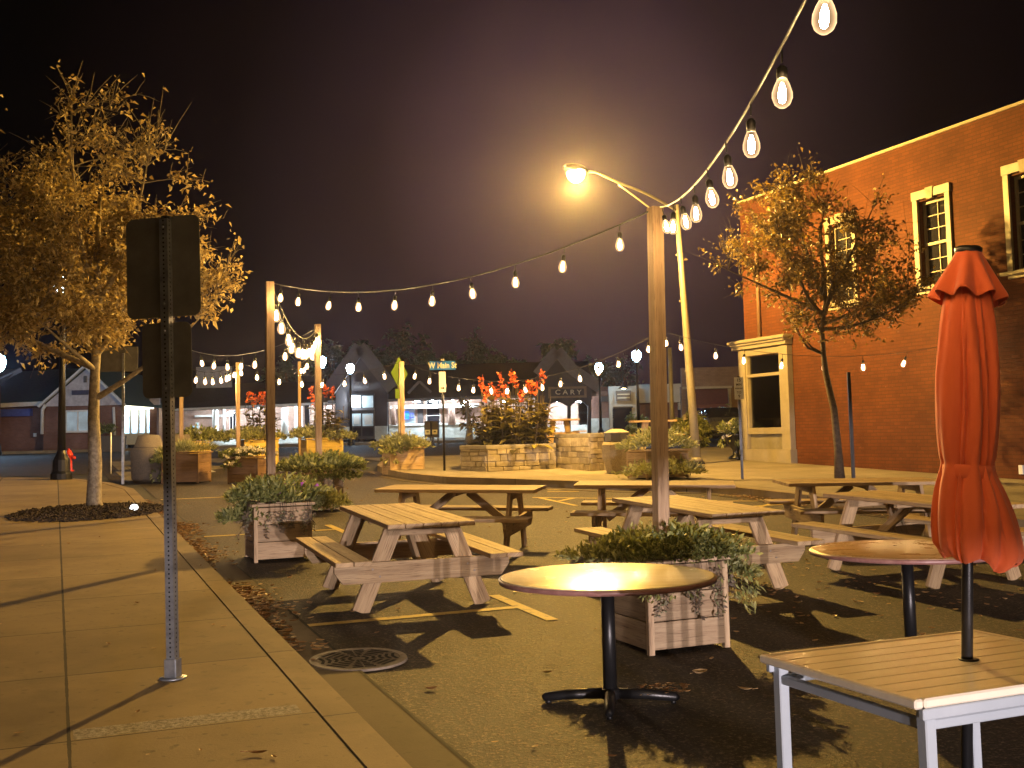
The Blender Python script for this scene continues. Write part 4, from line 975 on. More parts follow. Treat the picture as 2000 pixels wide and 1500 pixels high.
low=[top+Vector((0,0,-.75)),top+d*.25+Vector((0,0,-.3)),(arm[2]+Vector((0,0,-.05)))];MB().tube(bez(low),.022,8).build('brace',m_pole,T)
dn=d.normalized();mb=MB()
hc=Vector((lp.x,lp.y,lp.z+.13));rows=[]
for j,(f,w,h) in enumerate(((-.38,.05,.05),(-.3,.11,.09),(-.1,.17,.12),(.15,.18,.11),(.32,.12,.07),(.38,.03,.02))):
    rows.append([tuple(hc+dn*f+Vector((-dn.y,dn.x,0))*w*math.cos(a)+Vector((0,0,h*math.sin(a)+.04))) for a in [math.pi*k/8 for k in range(9)]+[math.pi*1.25,math.pi*1.75]])
loft(rows,mb);lh=mb.build('lamp_head',m_gtrim,T)
mb=MB();mb.lathe([(0,-.22),(.10,-.20),(.17,-.13),(.20,-.03),(.19,.03),(0,.031)],20,c=tuple(lp+Vector((0,0,.09))));mb.build('lens',m_sodlens,lh)
mb=MB();
for k in(.35,.62,.8): mb.lathe([(.03,0),(.03,.05)],8,c=tuple(top*k+Vector((-.09,0,0))))
mb.build('step_bolt',m_pole,T)
# second, farther plain pole, perforated thin posts, signs
q=at(1312,801,45);o=MB().lathe([(.10,0),(.085,5.)],12).build('utility_pole',m_pole);o.location=(q[0],45,G(q[0],45));o.data.transform(Matrix.Scale((at(1308,679,45)[2]-G(q[0],45))/5.,4,(0,0,1)));tag(o,'thin far pole between the nearest post and the street lamp pole','pole')
p=gp(240,946,.15);T=thing('marker_pole','slim metal sign pole with pale foot left of the big sign post','sign',p,R_(10))
hh=at(232,690,p[1])[2]-p[2];MB().box((0,0,hh/2),(.05,.03,hh)).build('pole',m_galv,T);MB().box((-.08,.025,hh-.12),(.72,.004,.5)).build('sign_board',m_sback,T,.03)
o=MB().lathe([(.02,0),(.02,1.05),(0,1.07)],10).build('white_bollard',m_white);p=gp(175,936);o.location=(p[0]-.3,p[1]+2.2,G(p[0],p[1]+2.2));tag(o,'thin white marker post just left of the golden tree trunk','post')
p=gp(1450,936,.15);T=thing('parking_sign','small white parking time sign on a dark post by the storefront','sign',p,R_(-8))
hh=at(1438,735,p[1])[2]-p[2];MB().box((0,0,hh/2),(.05,.04,hh)).build('post',m_black,T)
bw,bh=.175,.43;zt_=hh-.02;mb=MB();mb.box((0,-.024,zt_-bh/2),(bw,.004,bh));sb=mb.build('sign_plate',m_white,T,.02)
for s,z_,sz in (('15',.06,.085),('MIN',.145,.06),('PARKING',.22,.036),('TO',.30,.06),('9',.375,.085)): text('lettering',s,sz,(0,-.0275,zt_-z_),(R_(90),0,0),m_ink,sb,.0005,.001)
p=gp(1667,936,.15);o=MB().box((0,0,1.),(.06,.05,2.)).build('dark_post',m_black);o.data.transform(Matrix.Scale((at(1655,727,p[1])[2]-p[2])/2,4,(0,0,1)));o.location=p;tag(o,'plain dark metal post right of the bronze tree trunk','post')
# street name sign
p=gp(868,919,.15);T=thing('street_name_sign','blue W Main St sign on a dark pole with white arrow plates','street sign',p,R_(4));d_=p[1]
Zr=lambda py,px=868,d=d_,z0_=p[2]: at(px,py,d)[2]-z0_
MB().lathe([(.028,0),(.026,Zr(700))],10).build('pole',m_black,T)
zc=Zr(714);mb=MB();mb.box((0,-.035,zc),(50*d_/F,.006,17*d_/F));b=mb.build('name_blade',m_bluest,T,.006);text('lettering','W Main St',13.5*d_/F*1.18,(0,-.0385,zc-.002),(R_(90),0,0),m_letter,b,.0006,.004,.80)
mb=MB();mb.box((.05,0,Zr(693)),(.006,26*d_/F,15*d_/F));mb.build('cross_blade',m_groof,T);MB().box((0,-.02,Zr(703)),(.08,.06,.05)).build('bracket',m_letter,T)
mb=MB();mb.box((-.01,-.04,Zr(746)),(13*d_/F,.004,40*d_/F));b=mb.build('arrow_plate',m_white,T,.004);zz=Zr(758)
mb=MB();mb.face([(-.05,-.044,zz+.012),(.0,-.044,zz+.012),(.0,-.044,zz+.035),(.05,-.044,zz),(.0,-.044,zz-.035),(.0,-.044,zz-.012),(-.05,-.044,zz-.012)]);mb.build('arrow',m_ink,b)
# pedestrian warning diamond seen almost edge on
q=at(775,740,28.2);T=thing('crossing_sign','lime green diamond crossing sign turned nearly edge on by the corner post','sign',(q[0]+.04,28.2,G(q[0],28.2)+.0),R_(66));dd=28.2
Zs=lambda py:at(775,py,dd)[2]-G(q[0],dd)
MB().lathe([(.03,0),(.03,Zs(700))],8).build('pole',m_pole,T)
h2=(Zs(697)-Zs(762))/2;zc=(Zs(697)+Zs(762))/2;mb=MB();P=[(0,zc+h2),(h2,zc),(0,zc-h2),(-h2,zc)];fa=[(x,-.035,z) for x,z in P];fb=[(x,-.031,z) for x,z in P];mb.face(fa);mb.face(fb[::-1])
for i in range(4):j=(i+1)%4;mb.face([fa[j],fa[i],fb[i],fb[j]])
b=mb.build('diamond',m_lime,T);mb=MB();mb.lathe([(0,-.001),(.05,-.001)],12);mb2=MB()
mb2.face([(-.08,-.037,zc+.13),(.08,-.037,zc+.13),(.05,-.037,zc-.05),(-.05,-.037,zc-.05)]);mb2.face([(-.05,-.037,zc-.05),(-.01,-.037,zc-.05),(-.08,-.037,zc-.28),(-.13,-.037,zc-.28)]);mb2.face([(.01,-.037,zc-.05),(.05,-.037,zc-.05),(.13,-.037,zc-.28),(.08,-.037,zc-.28)]);mb2.face([(-.04,-.037,zc+.15),(.04,-.037,zc+.15),(.04,-.037,zc+.25),(-.04,-.037,zc+.25)]);mb2.build('walking_symbol',m_ink,b)
MB().box((0,-.033,Zs(768)-.02),(.45,.004,.24)).build('arrow_plaque',m_lime,T)
# hydrant
p=gp(134,921,.15);T=thing('fire_hydrant','bright red fire hydrant peeking from behind the black lamp post','hydrant',(p[0],p[1],p[2]))
T.scale=(.8,.8,.7);MB().lathe([(.16,0),(.16,.05),(.105,.06),(.10,.55),(.13,.56),(.13,.6),(.11,.62),(.08,.72),(.03,.76),(.03,.8),(0,.8)],16).build('barrel',m_red,T)
MB().tube([(.09,0,.48),(.2,0,.48)],[.06,.06],10).build('side_nozzle',m_red,T);MB().tube([(-.09,0,.48),(-.2,0,.48)],[.06,.06],10).build('side_nozzle',m_red,T);MB().tube([(0,-.09,.45),(0,-.2,.45)],[.08,.08],10).build('pumper_nozzle',m_red,T)
# urn with flowers by the storefront
p=gp(1438,897,.15);T=thing('garden_urn','dark pedestal urn of yellow flowers at the storefront corner','urn',p)
MB().lathe([(.20,0),(.20,.06),(.09,.12),(.08,.22),(.22,.42),(.27,.62),(.31,.66),(.28,.66),(.24,.6),(0,.58)],20).build('urn_body',m_black,T)
T=thing('urn_flowers','leafy plant with pale blooms growing in the dark urn','plants',(p[0],p[1],p[2]+.6));lv=MB();foliage(lv,cx=-.05,cy=0,z=0,rx=.36,ry=.3,h=.5,n=420,L=.13,W=.06,droop=.5,low=.2);lv.build('leaves',m_green,T);fl=MB()
for _ in range(16):
    c=Vector((random.uniform(-.45,.35),random.uniform(-.3,.1),random.uniform(-.05,.45)))
    for k in range(6): leafquad(fl,c,.09,.08,t=.7)
fl.build('blooms',m_wflow,T)
# newspaper boxes
for px,lb,pc in ((837,'left dark newspaper box across the street','w'),(851,'right dark newspaper box across the street','o')):
    q=at(px,871,48);T=thing('newspaper_box',lb,'newspaper box',(q[0],48,G(q[0],48)+.02),R_(-4),'newspaper boxes')
    MB().box((0,0,.72),(.29,.4,.72),top=(1,.85)).build('box_body',plain('box_'+pc,(.035,.03,.06),.5),T,.02)
    for sx in(-1,1):MB().box((sx*.11,0,.18),(.03,.3,.36)).build('leg',m_black,T)
    MB().box((0,-.205,.60),(.22,.01,.2)).build('paper_window',m_white if pc=='w' else m_letter,T);MB().box((0,-.212,.61),(.1,.006,.05)).build('paper_print',m_ink,T)

# ================================================================ BRICK BUILDING (local x runs along the wall toward the viewer, y into the building)
cx_,cy_=xy(24.07,16.6);zg=.7;T=thing('brick_building','two storey orange brick building with cream storefront window at right','building',(cx_,cy_,zg),A-R_(90))
Tz=lambda z:z-zg
OP=[(3.45,4.48),(6.30,7.33),(8.68,9.71),(11.2,12.23),(13.7,14.73)];WZ=(Tz(4.50),Tz(6.30));RT=Tz(7.58)
wx0,wx1=0,20
g=MB();xs=[wx0];th=.32
def wallrect(x0,x1,z0,z1):
    if x1-x0>.001 and z1-z0>.001: g.box(((x0+x1)/2,th/2,(z0+z1)/2),(x1-x0,th,z1-z0),t=0)
wallrect(wx0,.32,-1.,RT);wallrect(.32,1.5,-1.,Tz(1.75));wallrect(.32,1.5,Tz(3.5),RT);c=1.5
inn=.13
for a,b in OP:
    a+=inn;b-=inn;wallrect(c,a,-1.0,RT);wallrect(a,b,-1.0,WZ[0]);wallrect(a,b,WZ[1],RT);c=b
wallrect(c,wx1,-1.0,RT);g.box((.16,6.16,RT/2-.5),(.32,11.6,RT+1),t=0);wall=g.build('brick_wall',m_brick,T)
g=MB();
for i in range(84):
    g.box((.0-.012,.115,.35+i*.075+.03),(.024,.2 if i%2 else .1,.05),t=.2)
g.build('corner_quoins',m_brick,wall)
g=MB();g.box((9.98,.15,RT+.03),(20.12,.40,.06));g.build('coping',m_cap,T);MB().box((10,6,RT-.25),(19.9,11.4,.1)).build('roof',m_droof,T)
g=MB();g.tube([(.73,-.05,Tz(4.0)),(.73,-.05,RT-.4)],.05,8);g.box((.73,-.05,Tz(3.97)),(.14,.1,.08));g.build('downspout',plain('downspout_brown',(.16,.09,.05),.6),T)
for a,b in OP:
    W=MB();m_=(a+b)/2;zs,zt2=WZ
    fr=W
    fr.box((a+.065,-.028,(zs+zt2)/2+.02),(.13,.056,zt2-zs+.04));fr.box((b-.065,-.028,(zs+zt2)/2+.02),(.13,.056,zt2-zs+.04))
    fr.box((m_,-.032,zt2+.13),(b-a+.04,.066,.18))
    fo=fr.build('window_frame',m_trim,T,.004)
    MB().box((m_,-.06,zt2+.12),(.15,.05,.24),top=(1.45,1)).build('keystone',m_cap,fo)
    g=MB();g.box((m_,-.05,zs-.03),(b-a+.26,.14,.06));g.box((m_,-.02,zs-.10),(b-a+.0,.06,.07));g.build('sill',m_trim,fo)
    g=MB();x0,x1=a+inn,b-inn;zm=(zs+zt2)/2
    for X in (x0+.025,x1-.025):g.box((X,.13,(zs+zt2)/2),(.05,.05,zt2-zs))
    for Z_ in (zs+.03,zm,zt2-.03):g.box(((x0+x1)/2,.13,Z_),(x1-x0-.102,.052,.055))
    for half in (0,1):
        z_a=(zs if half==0 else zm)+.05;z_b=(zm if half==0 else zt2)-.05
        g.box(((x0+x1)/2,.142,(z_a+z_b)/2),(.018,.02,z_b-z_a))
        for k in (1,2):g.box(((x0+x1)/2,.142,z_a+(z_b-z_a)*k/3),(x1-x0-.1,.016,.018))
    g.build('sash',m_trim,fo);g=MB();g.box(((x0+x1)/2,.165,(zs+zt2)/2),(x1-x0,.01,zt2-zs),t=0);g.build('pane',m_glass,fo)
    g=MB();g.box(((x0+x1)/2,.24,zt2-(zt2-zs)*.26),(x1-x0,.02,(zt2-zs)*.5));g.build('blind',plain('blind_cloth',(.34,.33,.27),.9) if 'blind_cloth' not in bpy.data.materials else bpy.data.materials['blind_cloth'],fo)
# storefront window at the corner
S=thing('storefront_window',None,None)
S.parent=T;S.location=(0,0,0)
zb_,zt3=Tz(.80),Tz(3.60);x0,x1=-.10,1.98
g=MB();g.box(((x0+x1)/2,-.10,zb_+.16),(x1-x0+.04,.20,.40));g.build('plinth',m_trim,S,.005)
zq=zb_+.36
for nm,X,wd in (('pilaster',x0+.14,.28),('pilaster',x1-.17,.34)):
    MB().box((X,-.09,(zq+zt3)/2+.05),(wd,.16,zt3-zq+.1)).build(nm,m_trim,S,.006)
gx0,gx1=x0+.28,x1-.34
MB().box(((gx0+gx1)/2,-.08,Tz(1.62)),(gx1-gx0-.004,.13,.16)).build('mid_rail',m_trim,S,.004)
MB().box(((gx0+gx1)/2,-.08,Tz(3.03)),(gx1-gx0-.004,.12,.08)).build('transom_bar',m_trim,S,.004)
MB().box(((gx0+gx1)/2,-.08,zt3+.02),(gx1-gx0-.004,.14,.16)).build('head_rail',m_trim,S,.004)
for X in (gx0+.03,gx1-.03): MB().box((X,-.075,(Tz(1.70)+zt3-.06)/2),(.06,.11,zt3-.062-Tz(1.702))).build('jamb',m_trim,S,.003)
MB().box(((gx0+gx1)/2,-.03,(zq+Tz(1.54))/2),(gx1-gx0-.004,.05,Tz(1.54)-zq-.004)).build('lower_panel',plain('panel_taupe',(.20,.18,.13),.6),S,.004)
MB().box(((gx0+gx1)/2,-.045,(Tz(1.7)+zt3)/2-.04),(gx1-gx0-.13,.008,zt3-Tz(1.7)-.09)).build('pane',m_clear,S)
g=MB();g.box((.9,1.35,Tz(2.6)),(2.6,.05,2.2),t=0);g.build('interior_wall',m_dark,S);g=MB()
for k in range(4): g.box((.35+.3*k,.7,Tz(2.55)),(.025,.03,1.7))
for k in range(4): g.box((.8,.7,Tz(1.9+.42*k)),(1.1,.03,.025))
g.build('display_lattice',m_gtrim,S);g=MB();g.lathe([(.07,0),(.06,.25),(.08,.42),(.03,.5),(.05,.6),(0,.68)],12,c=(1.15,.45,Tz(1.76)));g.build('display_figure',m_cream,S);g=MB()
for k in range(5): g.lathe([(.05,0),(.05,.1),(.0,.13)],8,c=(.45+.17*k,.4,Tz(1.76)))
g.build('display_goods',m_cream,S)
g=MB();xw0,xw1,dz=-.36,2.04,-.28
for k,(yy,h0,h1) in enumerate(((.22,0,.10),(.27,.10,.16),(.32,.16,.22),(.24,.22,.25))):
    g.box(((xw0+xw1)/2+.0,-yy/2-.0,zt3+.12+(h0+h1)/2),(xw1-xw0 if k==2 else xw1-xw0-.1,yy,h1-h0-.0005))
g.build('cornice',m_trim,S,.006)
# outlet and wall hook cable clips
MB().box((8.70,-.02,Tz(.80)),(.10,.035,.17)).build('outlet_box',m_white,T,.006)
g=MB();g.box((3.1,-.03,Tz(3.93)),(.22,.05,.07));g.build('wall_bracket',m_trim,T)
o=MB().box((0,0,0),(.01,.01,.01)) if False else None

# ================================================================ STRING LIGHTS
def zsag(A_,B_,s,t): 
    p=Vector(A_).lerp(Vector(B_),t);p.z-=4*s*t*(1-t);return p
def fitsag(A_,B_,px,py):
    lo,hi=0,3.
    for _ in range(30):
        m=(lo+hi)/2;best=None
        for k in range(401):
            q=proj(*zsag(A_,B_,m,k/400));e=abs(q[0]-px)
            if best is None or e<best[0]:best=(e,q[1])
        if best[1]<py:lo=m
        else:hi=m
    return m
BP=None
def bulbproto():
    o=MB().lathe([(.0,-.112),(.014,-.110),(.025,-.099),(.0315,-.080),(.031,-.062),(.024,-.038),(.0155,-.018),(.0145,-.010)],14).build('bulb',m_glow)
    s=MB();s.lathe([(.0165,-.018),(.0175,.018),(.010,.028),(.004,.032)],10);s.tube([(0,0,.04),(0,0,.085)],.0035,6);s.build('socket',m_black,o)
    f=MB();f.lathe([(0,-.098),(.008,-.095),(.0125,-.078),(.0105,-.052),(.004,-.03)],10);f.build('filament',m_fil,o)
    return o
BP=bulbproto();bfirst=[True]
BS=1.
def strand(Ap,Bp,sag,ts,label,drop=.0,bscale=None,extra=None):
    bscale=bscale or BS
    T=thing('string_light',label,'string lights',(0,0,0),0,'strings of warm bulbs');pts=[zsag(Ap,Bp,sag,k/48) for k in range(49)]
    MB().tube(pts,.0055,6).build('cable',m_cable,T)
    for t in ts:
        p=zsag(Ap,Bp,sag,t)
        if bfirst[0]: b=BP;bfirst[0]=False;b.parent=T
        else: b=copy_tree(BP,T)
        b.location=(p.x,p.y,p.z-.085*bscale);b.scale=(bscale,)*3;b.rotation_euler=(random.gauss(0,.12),random.gauss(0,.12),random.uniform(0,6))
    return T
def tpix(Ap,Bp,s,px):
    return min(range(1001),key=lambda k:abs(proj(*zsag(Ap,Bp,s,k/1000))[0]-px))/1000
P1=Vector(P1);P2=Vector(P2);P3=Vector(P3);P4=Vector(P4);P5=Vector(P5);P6=Vector(P6);P7=Vector(P7);P8=Vector(P8)
PB=Vector((.62,-1.3,3.42));s=fitsag(P1,PB,1499,120)
ts=[]
# nearest strand: even spacing matched to the bulbs seen
D=(P1-PB).length;t0=tpix(P1,PB,s,1594);
n1=8;tf=.035;ts=[tf+(t0-tf)*k/n1 for k in range(n1+1)]+[t0+(t0-tf)/n1*k for k in range(1,7) if t0+(t0-tf)/n1*k<1]
strand(P1+Vector((.03,-.05,-.01)),PB,s,ts,'nearest string of bulbs climbing out of the picture at top right')
o=post(0,0,PB.x,3.0,'x') if False else None
zp=G(PB.x,PB.y);ob=MB().box((0,0,(PB.z-zp)/2),(.09,.09,PB.z-zp)).build('light_post',m_post,None,.004);ob.location=(PB.x,PB.y,zp);ob.rotation_euler=(0,0,A);tag(ob,'light post standing behind the viewer, holding the nearest string','post','wooden string light posts')
a_=P1+Vector((-.05,0,-.03));b_=P2+Vector((.05,0,-.02));s=fitsag(a_,b_,921,540);strand(a_,b_,s,[tpix(a_,b_,s,x) for x in (1210,1100,1006,921,844,771,700,644,583,548)],'long string between the nearest and the second post, across the sky')
BS=1.55;a_=P2+Vector((.05,0,-.1));b_=P3+Vector((0,0,-.03));s=fitsag(a_,b_,594,661);strand(a_,b_,s,[.03,.12,.24,.35,.46,.56,.65,.74,.82,.90,.975],'steeply drooping string between the second and third posts')
a_=P6;b_=P3+Vector((0,0,-.06));s=fitsag(a_,b_,460,694);strand(a_,b_,s,[tpix(a_,b_,s,x) for x in (358,393,418,444,472,498,557,592)],'upper string from the leftmost post to the third post')
a_=P6+Vector((0,0,-.42));b_=P5+Vector((0,0,-.03));s=fitsag(a_,b_,415,727);strand(a_,b_,s,[tpix(a_,b_,s,x) for x in (383,400,415,431,441,448,459)],'short low string from the leftmost post to the short looking post')
a_=P5;b_=P4+Vector((-.04,0,-.02));s=fitsag(a_,b_,630,733);strand(a_,b_,s,[tpix(a_,b_,s,x) for x in (470,502,545,589,630,673,711,750)],'low string sagging in front of the station tower to the corner post')
a_=P4+Vector((.05,0,-.02));b_=P7+Vector((0,0,-.1));s=fitsag(a_,b_,991,744);strand(a_,b_,s,[tpix(a_,b_,s,x) for x in (811,839,867,896,925,958,991,1024,1058,1095,1131,1168,1207,1243,1266)],'long low string in front of the canna blooms and the station portal')
hk=at(1905,672,G and 1) if False else None
hu,hw_=16.39,16.55;hx,hy=xy(hu,hw_);b_=Vector((hx,hy,3.30));a_=P7+Vector((.03,0,0));s=fitsag(a_,b_,1607,696);strand(a_,b_,s,[tpix(a_,b_,s,x) for x in (1300,1328,1397,1453,1527,1607,1685,1767,1850)],'string of bulbs running along the brick wall behind the bronze tree')
a_=P3;b_=P8;s=.25;strand(a_,b_,s,[.2,.4,.6,.8],'faint string from the third post back to the farthest post')

# ================================================================ STATION (frontal, 70 m away)
def rect(mb,px0,px1,py0,py1,y,th,dy=0,t=None):
    a=at(px0,py1,y);b=at(px1,py1,y);c=at((px0+px1)/2,py0,y);zl=(a[2]+b[2])/2
    mb.box(((a[0]+b[0])/2,y+th/2+dy,(zl+c[2])/2),(b[0]-a[0],th,c[2]-zl),t=t);return mb
SX=lambda px,d:at(px,800,d)[0];SZ=lambda px,py,d:at(px,py,d)[2]
T=thing('train_station','long dark roofed station building with CARY signs across the street','building',(0,0,0))
D0=70.;gb=1.0
mb=MB();mb.box((SX(740,70),75.2,1.32),(34,13.5,.25));mb.build('platform',m_plaza,T)
mb=MB();rect(mb,300,655,790,870,72.0,.3,t=0);mb.build('left_wall',m_brickp,T);mb=MB();rect(mb,760,1190,760,866,71.6,.3,t=0);mb.build('centre_wall',m_brickp,T)
mb=MB();rect(mb,400,655,846,870,71.7,.28,t=0);rect(mb,760,935,830,862,71.3,.28,t=0);rect(mb,935,1150,832,862,71.3,.28,t=0);mb.build('stone_base',m_wstone,T)
mb=MB();rect(mb,398,655,843.5,847,71.6,.4);rect(mb,760,935,826.5,830,71.2,.4);mb.build('base_cap',m_white,T)
# kerb line bright
mb=MB();rect(mb,400,660,866.5,870.5,69.2,.3);rect(mb,735,930,856,860.5,69.2,.3);mb.build('bright_step',m_white,T)
def roofpoly(px0,px1,pye,pyr,ye,yr,name):
    z0=(SZ(px0,pye[0],ye),SZ(px1,pye[1],ye));z1=(SZ(px0,pyr[0],yr),SZ(px1,pyr[1],yr));x0,x1=SX(px0,ye),SX(px1,ye)
    mb=MB()
    for s in(0,-.18):
        f=[(x0,ye,z0[0]+s),(x1,ye,z0[1]+s),(x1,yr,z1[1]+s),(x0,yr,z1[0]+s)];mb.face(f if s==0 else f[::-1])
        yb=2*yr-ye;f=[(x0,yr,z1[0]+s),(x1,yr,z1[1]+s),(x1,yb,z0[1]+s),(x0,yb,z0[0]+s)];mb.face(f if s==0 else f[::-1])
    mb.face([(x0,ye,z0[0]),(x0,ye,z0[0]-.18),(x1,ye,z0[1]-.18),(x1,ye,z0[1])]);mb.face([(x0,ye,z0[0]),(x0,yr,z1[0]),(x0,2*yr-ye,z0[0])]);mb.face([(x1,ye,z0[1]),(x1,2*yr-ye,z0[1]),(x1,yr,z1[1])])
    o=mb.build(name,m_droof,T);mb=MB();mb.bar((x0,ye-.03,z0[0]-.08),(x1,ye-.03,z0[1]-.08),.05,.14);mb.build('gutter',m_gtrim if name!='left_roof' else m_white,o);return o
roofpoly(288,662,(800,784),(752,745),69.6,75.5,'left_roof');roofpoly(640,1165,(782,768),(716,705),69.4,76,'main_roof')
mb=MB();rect(mb,383,452,716,757,72.4,.2,t=0);mb.build('roof_wall',m_lav,T)
# windows / lit parts of the left wing
def win(px0,px1,py0,py1,y,mat,fr=m_white,mull=1,rows=1):
    f=MB();rect(f,px0-1.2,px1+1.2,py0-1.2,py0,y,.1);rect(f,px0-1.2,px1+1.2,py1,py1+1.2,y,.1);rect(f,px0-1.2,px0,py0,py1,y,.1);rect(f,px1,px1+1.2,py0,py1,y,.1)
    for k in range(1,mull+1):
        x=px0+(px1-px0)*k/(mull+1);rect(f,x-.6,x+.6,py0,py1,y,.07,.01)
    for k in range(1,rows):
        z=py0+(py1-py0)*k/rows;rect(f,px0,px1,z-.5,z+.5,y,.06,.015)
    o=f.build('window',fr,T);g=MB();rect(g,px0,px1,py0,py1,y,.02,.08,t=0);g.build('pane',mat,o);return o
win(373,388,832,846,71.8,m_room,mull=0);win(449,460,803,846,71.8,m_glass,mull=1);win(576,590,792,845,71.8,m_room2,mull=0,rows=4);win(383,387,826,846,71.75,m_room,mull=0)
mb=MB();rect(mb,380,455,810,814,71.75,.2);mb.build('lintel_band',m_white,T)
for px in (421,):
    q=at(px,850,70.6);mb=MB();mb.lathe([(.22,0),(.24,.1),(.2,.2),(.2,1.5),(.16,1.65)],14,c=(q[0],70.6,q[2]));mb.build('column',m_white,T)
q=at(438,850,70.9);mb=MB();mb.lathe([(.1,0),(.1,2.0)],10,c=(q[0],70.9,q[2]));mb.build('column',m_white,T)
q=at(556,850,70.9);mb=MB();mb.lathe([(.22,0),(.22,1.75)],12,c=(q[0],70.9,q[2]));mb.build('column',m_white,T)
def porchlight(px,py,y,mat=m_fluo,w=.5):
    q=at(px,py,y);mb=MB();w*=.4;mb.lathe([(0,0),(w*.5,.0),(w*.48,.04),(w*.15,.12),(0,.13)],14,c=(q[0],y,q[2]+.12));mb.build('porch_light',mat,T)
for px,py,y,w in ((402,800,70.6,.5),(450,811,70.4,1.1),(508,800,70.4,.9),(565,796,70.6,.8),(610,795,70.6,.8),(643,800,70.6,.7),(762,784,70.4,.35),(815,789,70.3,.9),(884,787,70.4,.35),(845,789,70.3,.9),(905,790,70.5,.7),(985,790,70.5,.7)): porchlight(px,py,y,m_fluo,w)
MB().box((SX(600,69.8),69.8,2.4),(.28,.28,2.9)).build('porch_post',m_grey,T)
# tower
mb=MB()
def tz(px,py): q=at(px,py,69.3);return (q[0],q[2])
P_=[tz(657,858),tz(757,857),tz(757,752),tz(705,684),tz(655,752)]
fa=[(x,69.3,z) for x,z in P_];fb=[(x,69.6,z) for x,z in P_];mb.face(fa);mb.face(fb[::-1])
for i in range(5): j=(i+1)%5;mb.face([fa[j],fa[i],fb[i],fb[j]])
mb.build('tower_wall',m_grey,T)
mb=MB()
for a,b in ((tz(704.5,678),tz(768,760)),(tz(705.5,678),tz(645,762))): mb.bar((a[0],68.9,a[1]),(b[0],68.9,b[1]),.8,.30,up=(0,1,0))
mb.build('tower_bargeboard',m_gtrim,T)
mb=MB();r_=tz(705,680);e1=tz(768,757);e2=tz(645,759)
for e in (e1,e2): mb.face([(r_[0],69.2,r_[1]),(e[0],69.2,e[1]),(e[0],77,e[1]),(r_[0],77,r_[1])])
mb.build('tower_roof',m_droof,T)
mb=MB();rect(mb,657,683,834,859,69.15,.14,t=0);rect(mb,732,757,832,858,69.15,.14,t=0);mb.build('tower_stone_base',m_wstone,T)
mb=MB();rect(mb,692,720,745,757,69.1,.1);sg=mb.build('tower_sign',m_gtrim,T);q=at(706,751,69.05);text('lettering','CARY',.34,(q[0],69.07,q[2]),(R_(90),0,0),m_grey,sg,.004,.004,1.1)
mb=MB();rect(mb,683,732,769,857,69.1,.12);dr=mb.build('door',m_dark,T)
for x0,x1 in ((687,705),(708,729)):
    for y0,y1,mt in ((773,796,m_room2),(808,832,m_room2),(835,852,m_glass)):
        g=MB();rect(g,x0,x1,y0,y1,69.06,.03,t=0);pn=g.build('door_pane',mt,dr)
g=MB();rect(g,684,731,797,801,69.02,.05);g.build('door_rail',m_gtrim,dr)
for x0,x1,y0,y1 in ((691,702,811,828),(712,726,811,829)): g=MB();rect(g,x0,x1,y0,y1,69.0,.02);g.build('poster',m_white,dr)
q=at(690,781,68.9);mb=MB();mb.lathe([(0,-.14),(.12,-.1),(.16,0),(.1,.12),(0,.14)],12,c=(q[0],68.85,q[2]));mb.build('wall_lantern',m_fluo,T)
# dormer gable trim over the centre
mb=MB();a,b,c3=at(797,768,69.2),at(819,745,69.2),at(842,766,69.2)
mb.bar(a,b,.15,.10,up=(0,1,0));mb.bar(b,c3,.15,.10,up=(0,1,0));mb.build('dormer_trim',m_gtrim,T)
mb=MB();rect(mb,762,935,790,797,70.9,.25);mb.build('canopy_beam',m_white,T)
win(788,810,797,827,71.45,m_room2,mull=0);g=MB();rect(g,788,799,803,819,71.3,.05,t=0);g.build('blue_display',m_screen,T);g=MB();rect(g,800,808,806,817,71.3,.05,t=0);g.build('display_case',m_blue,T)
win(834,859,783,826,71.45,m_glass,mull=0,rows=3);mb=MB();rect(mb,816,827,783,858,71.4,.2);mb.build('service_door',m_grey,T)
for px in (769,884,880): 
    q=at(px,830,70.9);mb=MB();mb.lathe([(.17,0),(.17,1.1),(.1,1.25)],12,c=(q[0],70.95,q[2]));mb.build('pilaster',m_brickp,T)
# right portal with two arches
def tq(px,py,y=69.0): q=at(px,py,y);return (q[0],q[2])
mb=MB()
def slab(P,y0,y1,mbx=None,t=0):
    m=mbx or mb;fa=[(x,y0,z) for x,z in P];fb=[(x,y1,z) for x,z in P];m.face(fa,t);m.face(fb[::-1],t)
    for i in range(len(P)): j=(i+1)%len(P);m.face([fa[j],fa[i],fb[i],fb[j]],t)
def archtop(x0,x1,ys,yc): return [tq(x0+(x1-x0)*k/10,ys-(ys-yc)*math.sin(math.pi*k/10)) for k in range(11)]
A1=archtop(1070,1107,793,785);A2=archtop(1116,1147,792,783)
slab([tq(1045,758),tq(1045,800)]+[tq(1068,800)]+[tq(1068,795)]+A1+[tq(1109,795),tq(1114,795)]+A2+[tq(1149,794),tq(1155,794),tq(1155,752)],69.0,69.4)
slab([tq(1045,858),tq(1068,858),tq(1068,800),tq(1045,800)][::-1],69.0,69.4);slab([tq(1108,857),tq(1115,857),tq(1115,795),tq(1108,795)][::-1],69.0,69.4);slab([tq(1148,856),tq(1155,856),tq(1155,794),tq(1148,794)][::-1],69.0,69.4)
slab([tq(1045,758),tq(1155,752),tq(1155,735),tq(1118,722),tq(1088,688),tq(1062,724),tq(1045,738)][::-1],69.0,69.4)
mb.build('portal_wall',m_grey,T)
mb=MB()
for a,b in ((tq(1088,684,68.8),tq(1120,724,68.8)),(tq(1118,722,68.8),tq(1172,757,68.8)),(tq(1088,684,68.8),tq(1050,732,68.8))): mb.bar((a[0],68.8,a[1]),(b[0],68.8,b[1]),.7,.14,up=(0,1,0))
